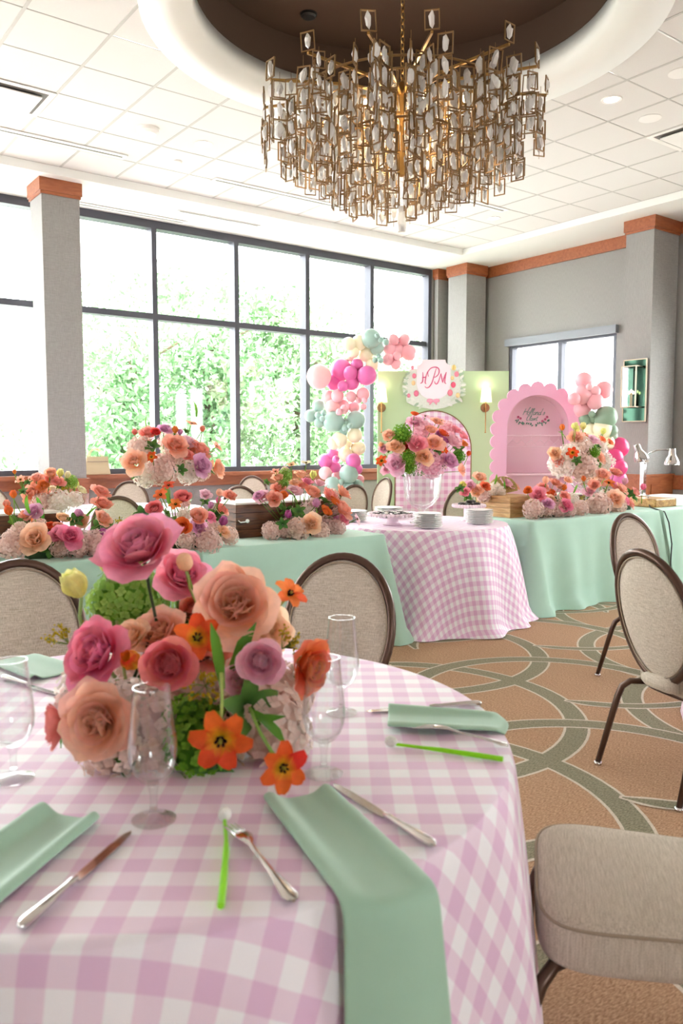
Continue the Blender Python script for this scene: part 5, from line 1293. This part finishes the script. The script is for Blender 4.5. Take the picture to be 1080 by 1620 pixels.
SK = DK / F / 6.75
def sk(x, y): return ((x - 540) * SK, kz(600 + y / 6.75))
LT = {'H': [[(8,60),(22,0)], [(36,60),(54,-6),(62,0)], [(8,32),(46,28)]], 'o': [[(14,30),(4,40),(6,56),(16,58),(22,44),(14,30),(26,34)]], 'l': [[(4,50),(20,10),(16,0),(8,20),(6,54),(16,56)]],
      'a': [[(22,34),(8,36),(4,52),(14,58),(24,36),(22,54),(30,54)]], 'n': [[(2,38),(8,34),(4,58)], [(5,46),(16,32),(20,40),(18,56),(28,54)]], 'd': [[(22,36),(8,36),(4,52),(14,58),(22,40),(34,0)], [(24,40),(22,56),(30,54)]],
      "'": [[(6,4),(3,14)]], 's': [[(4,50),(16,32),(18,48),(10,58),(2,54)]], 'C': [[(30,8),(24,0),(10,14),(4,40),(12,58),(30,50)]], 'e': [[(6,46),(20,40),(16,32),(6,40),(6,54),(20,54)]], 't': [[(16,6),(8,50),(14,58),(22,52)], [(4,26),(24,24)]]}
def write(txt, x, y, s, wd):
    for ch in txt:
        ls = [[(x + (px + .25 * (60 - py)) * s, y + py * s) for px, py in ln] for ln in LT[ch]]
        strokes('letter', ls, 3.0 * SK, t, M['script_green'], sk, dep - .004); x += wd.get(ch, 24) * s
write("Holland's", 425, 300, 1.22, {'H': 44, 'l': 15, "'": 12, 'a': 24, 'n': 24, 'd': 26, 'o': 21})
write("Closet", 470, 378, .95, {'C': 32, 'l': 15, 'o': 22, 's': 20, 'e': 20})
for k in range(26):
    a = PI * (k + .5) / 26; x = 540 - 165 * math.cos(a); y = 425 + 55 * math.sin(a); X, Z = sk(x, y)
    part('wreath_leaf', MB().prism(leaf2(X, Z, r_.uniform(0, 6.3), .032, .008, 0), dep - .008, dep - .003), M['leafprint'], t, False)
for x, y in [(385,395),(700,395),(410,410),(650,440),(680,420)]:
    X, Z = sk(x, y); part('wreath_blossom', MB().sphere((X, dep - .006, Z), .016, 8, 6, (1, .4, 1)), M['script'], t)

# ------------------------------------------------------------------ balloons
def garland(label, lst, d, base, sx=1, ox=0, oy=0, seed=0):
    r_ = random.Random(seed); b0 = onD(base[0], base[1], d); t = thing('balloon_garland', label, 'balloons', (b0.x, b0.y, 0))
    for x, y, r, c in lst:
        px, py = ox + x / sx, oy + y / sx; dd = d + r_.uniform(-.12, .12) - (.16 if r / sx < 6 else 0)
        p = onD(px, py, dd); R__ = 1.1 * r / sx / F * dd
        put('balloon', BAL[c], t, p - t.location, (r_.uniform(-.8, .8), r_.uniform(-.8, .8), r_.uniform(0, 6)), R__)
BAL = {}
for c, m_ in BM.items():
    mb = MB(); prof = [(.001, -1.16)] + [(.06, -1.15), (.05, -1.10), (.05, -1.06)] + [(math.sin(a) * (1 - .10 * max(0, math.cos(a)) ** 2), -math.cos(a) * (1.0 + .06 * max(0, math.cos(a)))) for a in [.12 + (PI - .12) * k / 14 for k in range(15)]]
    prof[-1] = (.001, prof[-1][1]); mb.lathe(prof, 24); BAL[c] = mb.mesh('balloon', m_)
GL = [(630,85,75,'sage'),(680,165,55,'sage'),(680,60,18,'sage'),(672,95,18,'sage'),(715,95,22,'sage'),(755,115,25,'sage'),(695,230,20,'sage'),(665,268,22,'sage'),(712,270,22,'sage'),
 (790,175,52,'pink'),(860,190,60,'pink'),(820,95,45,'pink'),(915,95,45,'pink'),(950,205,60,'pink'),(775,265,45,'pink'),(840,300,42,'pink'),(795,240,22,'pink'),(850,235,32,'pink'),
 (440,130,52,'cream'),(530,120,60,'cream'),(590,220,62,'cream'),(640,310,50,'cream'),(480,200,45,'cream'),(450,240,35,'cream'),
 (375,350,85,'hot'),(455,380,55,'hot'),(510,310,50,'hot'),(565,400,62,'hot'),(595,400,75,'hot'),(310,460,60,'hot'),(470,465,54,'hot'),(390,490,42,'hot'),(185,410,95,'pale'),
 (345,575,50,'pink'),(265,580,48,'pale'),(460,580,42,'pink'),(560,560,52,'pink'),(525,612,25,'pink'),(575,610,22,'pink'),(385,665,58,'pink'),(485,670,45,'pink'),(300,670,58,'pale'),(360,710,28,'pink'),(400,680,28,'pink'),(565,665,25,'pink'),
 (180,660,50,'sage'),(115,745,50,'sage'),(180,740,28,'sage'),(225,720,22,'sage'),(215,770,22,'sage'),(190,800,42,'sage'),(310,795,82,'sage'),(500,780,72,'sage'),(415,795,25,'sage'),(410,850,27,'sage'),(450,830,23,'sage'),(390,890,32,'sage'),
 (490,910,60,'cream'),(520,1020,58,'cream'),(360,950,62,'cream'),(430,980,36,'cream'),(410,1075,58,'cream'),(310,980,50,'cream'),
 (240,1130,58,'hot'),(305,1065,45,'hot'),(330,1115,28,'hot'),(325,1185,46,'hot'),(480,1130,60,'hot'),(510,1200,45,'hot'),(440,1240,75,'sage'),(300,1330,62,'sage'),(375,1310,25,'sage'),(415,1300,22,'sage'),(440,1360,48,'sage'),(510,1340,50,'sage'),(240,1235,52,'pale'),(340,1260,42,'pink'),(530,1290,40,'pink')]
garland('balloon garland of sage, pink and cream rising along the left of the green panel', GL, 10.75, (560, 760), 5.4, 470, 520, 1)
GR = [(923,602,12,'pink'),(955,617,12.5,'pink'),(922,624,14,'pink'),(941,635,12,'pink'),(921,647,12.5,'pink'),(932,612,5,'pink'),(941,619,8,'pink'),(908,631,9,'pink'),(958,660,16.5,'moss'),(925,663,9,'moss'),(938,662,7,'moss'),(936,655,5,'moss'),(967,681,9,'moss'),(953,679,14,'cream'),(934,682,12,'cream'),(943,697,12,'cream'),(960,700,11,'cream'),(978,708,15,'rose'),(971,724,13,'rose'),(979,740,12,'rose'),(962,735,11,'hot'),(968,690,8,'moss'),(978,758,12,'hot')]
garland('balloon cluster of pink, moss and rose beside the pink closet', GR, 9.7, (950, 760), 1, 0, 0, 2)

# ------------------------------------------------------------------ mirror sconce on the right column
xm = 9.38; y0, y1 = 6.02, 6.335
t = thing('mirror_sconce', 'mirror wall sconce, tinted for reflected trees, with candle bulbs on the right column', 'wall lamp', (xm + .02, (y0 + y1) / 2, 1.70))
w2 = (y1 - y0) / 2
part('mirror_plate', MB().box(-.03, -.018, -w2, w2, 0, .78), M['mirror'], t, False)
f = MB(); f.box(-.036, -.016, -w2 - .012, -w2, -.012, .792).box(-.036, -.016, w2, w2 + .012, -.012, .792).box(-.036, -.016, -w2, w2, -.012, 0).box(-.036, -.016, -w2, w2, .78, .792)
part('frame', f, M['mirrorframe'], t, False)
f = MB(); b = .012
for x0, x1, ya, yb, z0, z1 in [(-.17, -.158, -.11, -.098, .17, .70), (-.17, -.158, .098, .11, .17, .70), (-.17, -.158, -.098, .098, .17, .182), (-.17, -.158, -.098, .098, .688, .70), (-.158, -.03, -.11, -.098, .17, .182), (-.158, -.03, .098, .11, .17, .182), (-.158, -.03, -.11, -.098, .688, .70), (-.158, -.03, .098, .11, .688, .70)]: f.box(x0, x1, ya, yb, z0, z1)
part('lantern_cage', f, M['mirrorframe'], t, False)
part('lantern_glass', MB().box(-.166, -.163, -.098, .098, .182, .688), M['pane'], t, False)
part('candle', MB().tube([(-.1, 0, .183), (-.1, 0, .34)], .016, 10), M['bag'], t)
for dy, dz in ((0, .38), (-.03, .36), (.03, .36)):
    part('bulb', MB().sphere((-.1, dy, dz), .011, 8, 6, (1, 1, 1.8)), M['bulb'], t)
    part('bulb_stem', MB().tube([(-.1, 0, .33), (-.1, dy, dz - .015)], .005, 6), M['brass'], t)

# ================================================================== TREES OUTSIDE
def tree(x, y, h, rx, n, label, seed, c1, c2):
    r_ = random.Random(seed); t = thing('tree', label, 'tree', (x, y, -.4), 0, 'trees outside the windows')
    part('trunk', MB().tube([(0, 0, 0), (.1, .05, h * .35), (0, .1, h * .6), (.05, 0, h * .85)], [.16, .12, .08, .03], 8), M['bark'], t)
    for k in range(5):
        a = k * 1.3 + r_.uniform(0, 1); z = h * (.3 + .1 * k); part('branch', MB().tube([(.05, .05, z), (rx * .5 * math.cos(a), rx * .5 * math.sin(a), z + .5)], [.06, .02], 6), M['bark'], t)
    mb = MB(); a_, b_ = lin(c1), lin(c2)
    clumps = [(r_.gauss(0, rx * .45), r_.gauss(0, rx * .4), h * r_.uniform(.08, 1.0)) for _ in range(34)]
    for k in range(n):
        c = clumps[k % 34]; s = .42
        p = Vector((c[0] + r_.gauss(0, s), c[1] + r_.gauss(0, s), max(.1, c[2] + r_.gauss(0, s * .8))))
        nn = Vector((r_.gauss(0, 1), r_.gauss(0, 1), r_.gauss(.5, 1))).normalized(); u = nn.orthogonal().normalized(); v = nn.cross(u); u = Quaternion(nn, r_.uniform(0, 6)) @ u; v = nn.cross(u)
        l_ = r_.uniform(.06, .12); cc = lerp(a_, b_, r_.random())
        mb.add([p - u * l_, p + v * l_ * .42, p + u * l_, p - v * l_ * .42], [(0, 1, 2, 3)], [cc] * 4)
    o = put('foliage', mb.mesh('foliage', M['leaf'], False), t); o['kind'] = 'stuff'
for i, (x, y, h, rx, n) in enumerate([(4.3, 20, 2.4, 1.2, 3000), (7.1, 17.0, 5.0, 2.0, 13000), (9.3, 17.8, 5.8, 2.0, 14000), (11.8, 17.6, 5.2, 2.0, 13000), (14.4, 18.0, 4.4, 2.0, 11000), (17.5, 19.0, 3.4, 1.6, 4000), (10.4, 22, 6.0, 3.2, 12000)]):
    tree(x, y, h, rx, n, ['sparse pale tree through the leftmost window', 'leafy tree behind the first pane right of the column', 'tallest leafy tree behind the second window pane', 'leafy tree behind the third window pane', 'leafy tree behind the fourth pane beside the balloons', 'distant tree behind the last window pane', 'far tree crown filling the gap between the window trees'][i], 60 + i, '#5f8a5c', '#a8c89c')
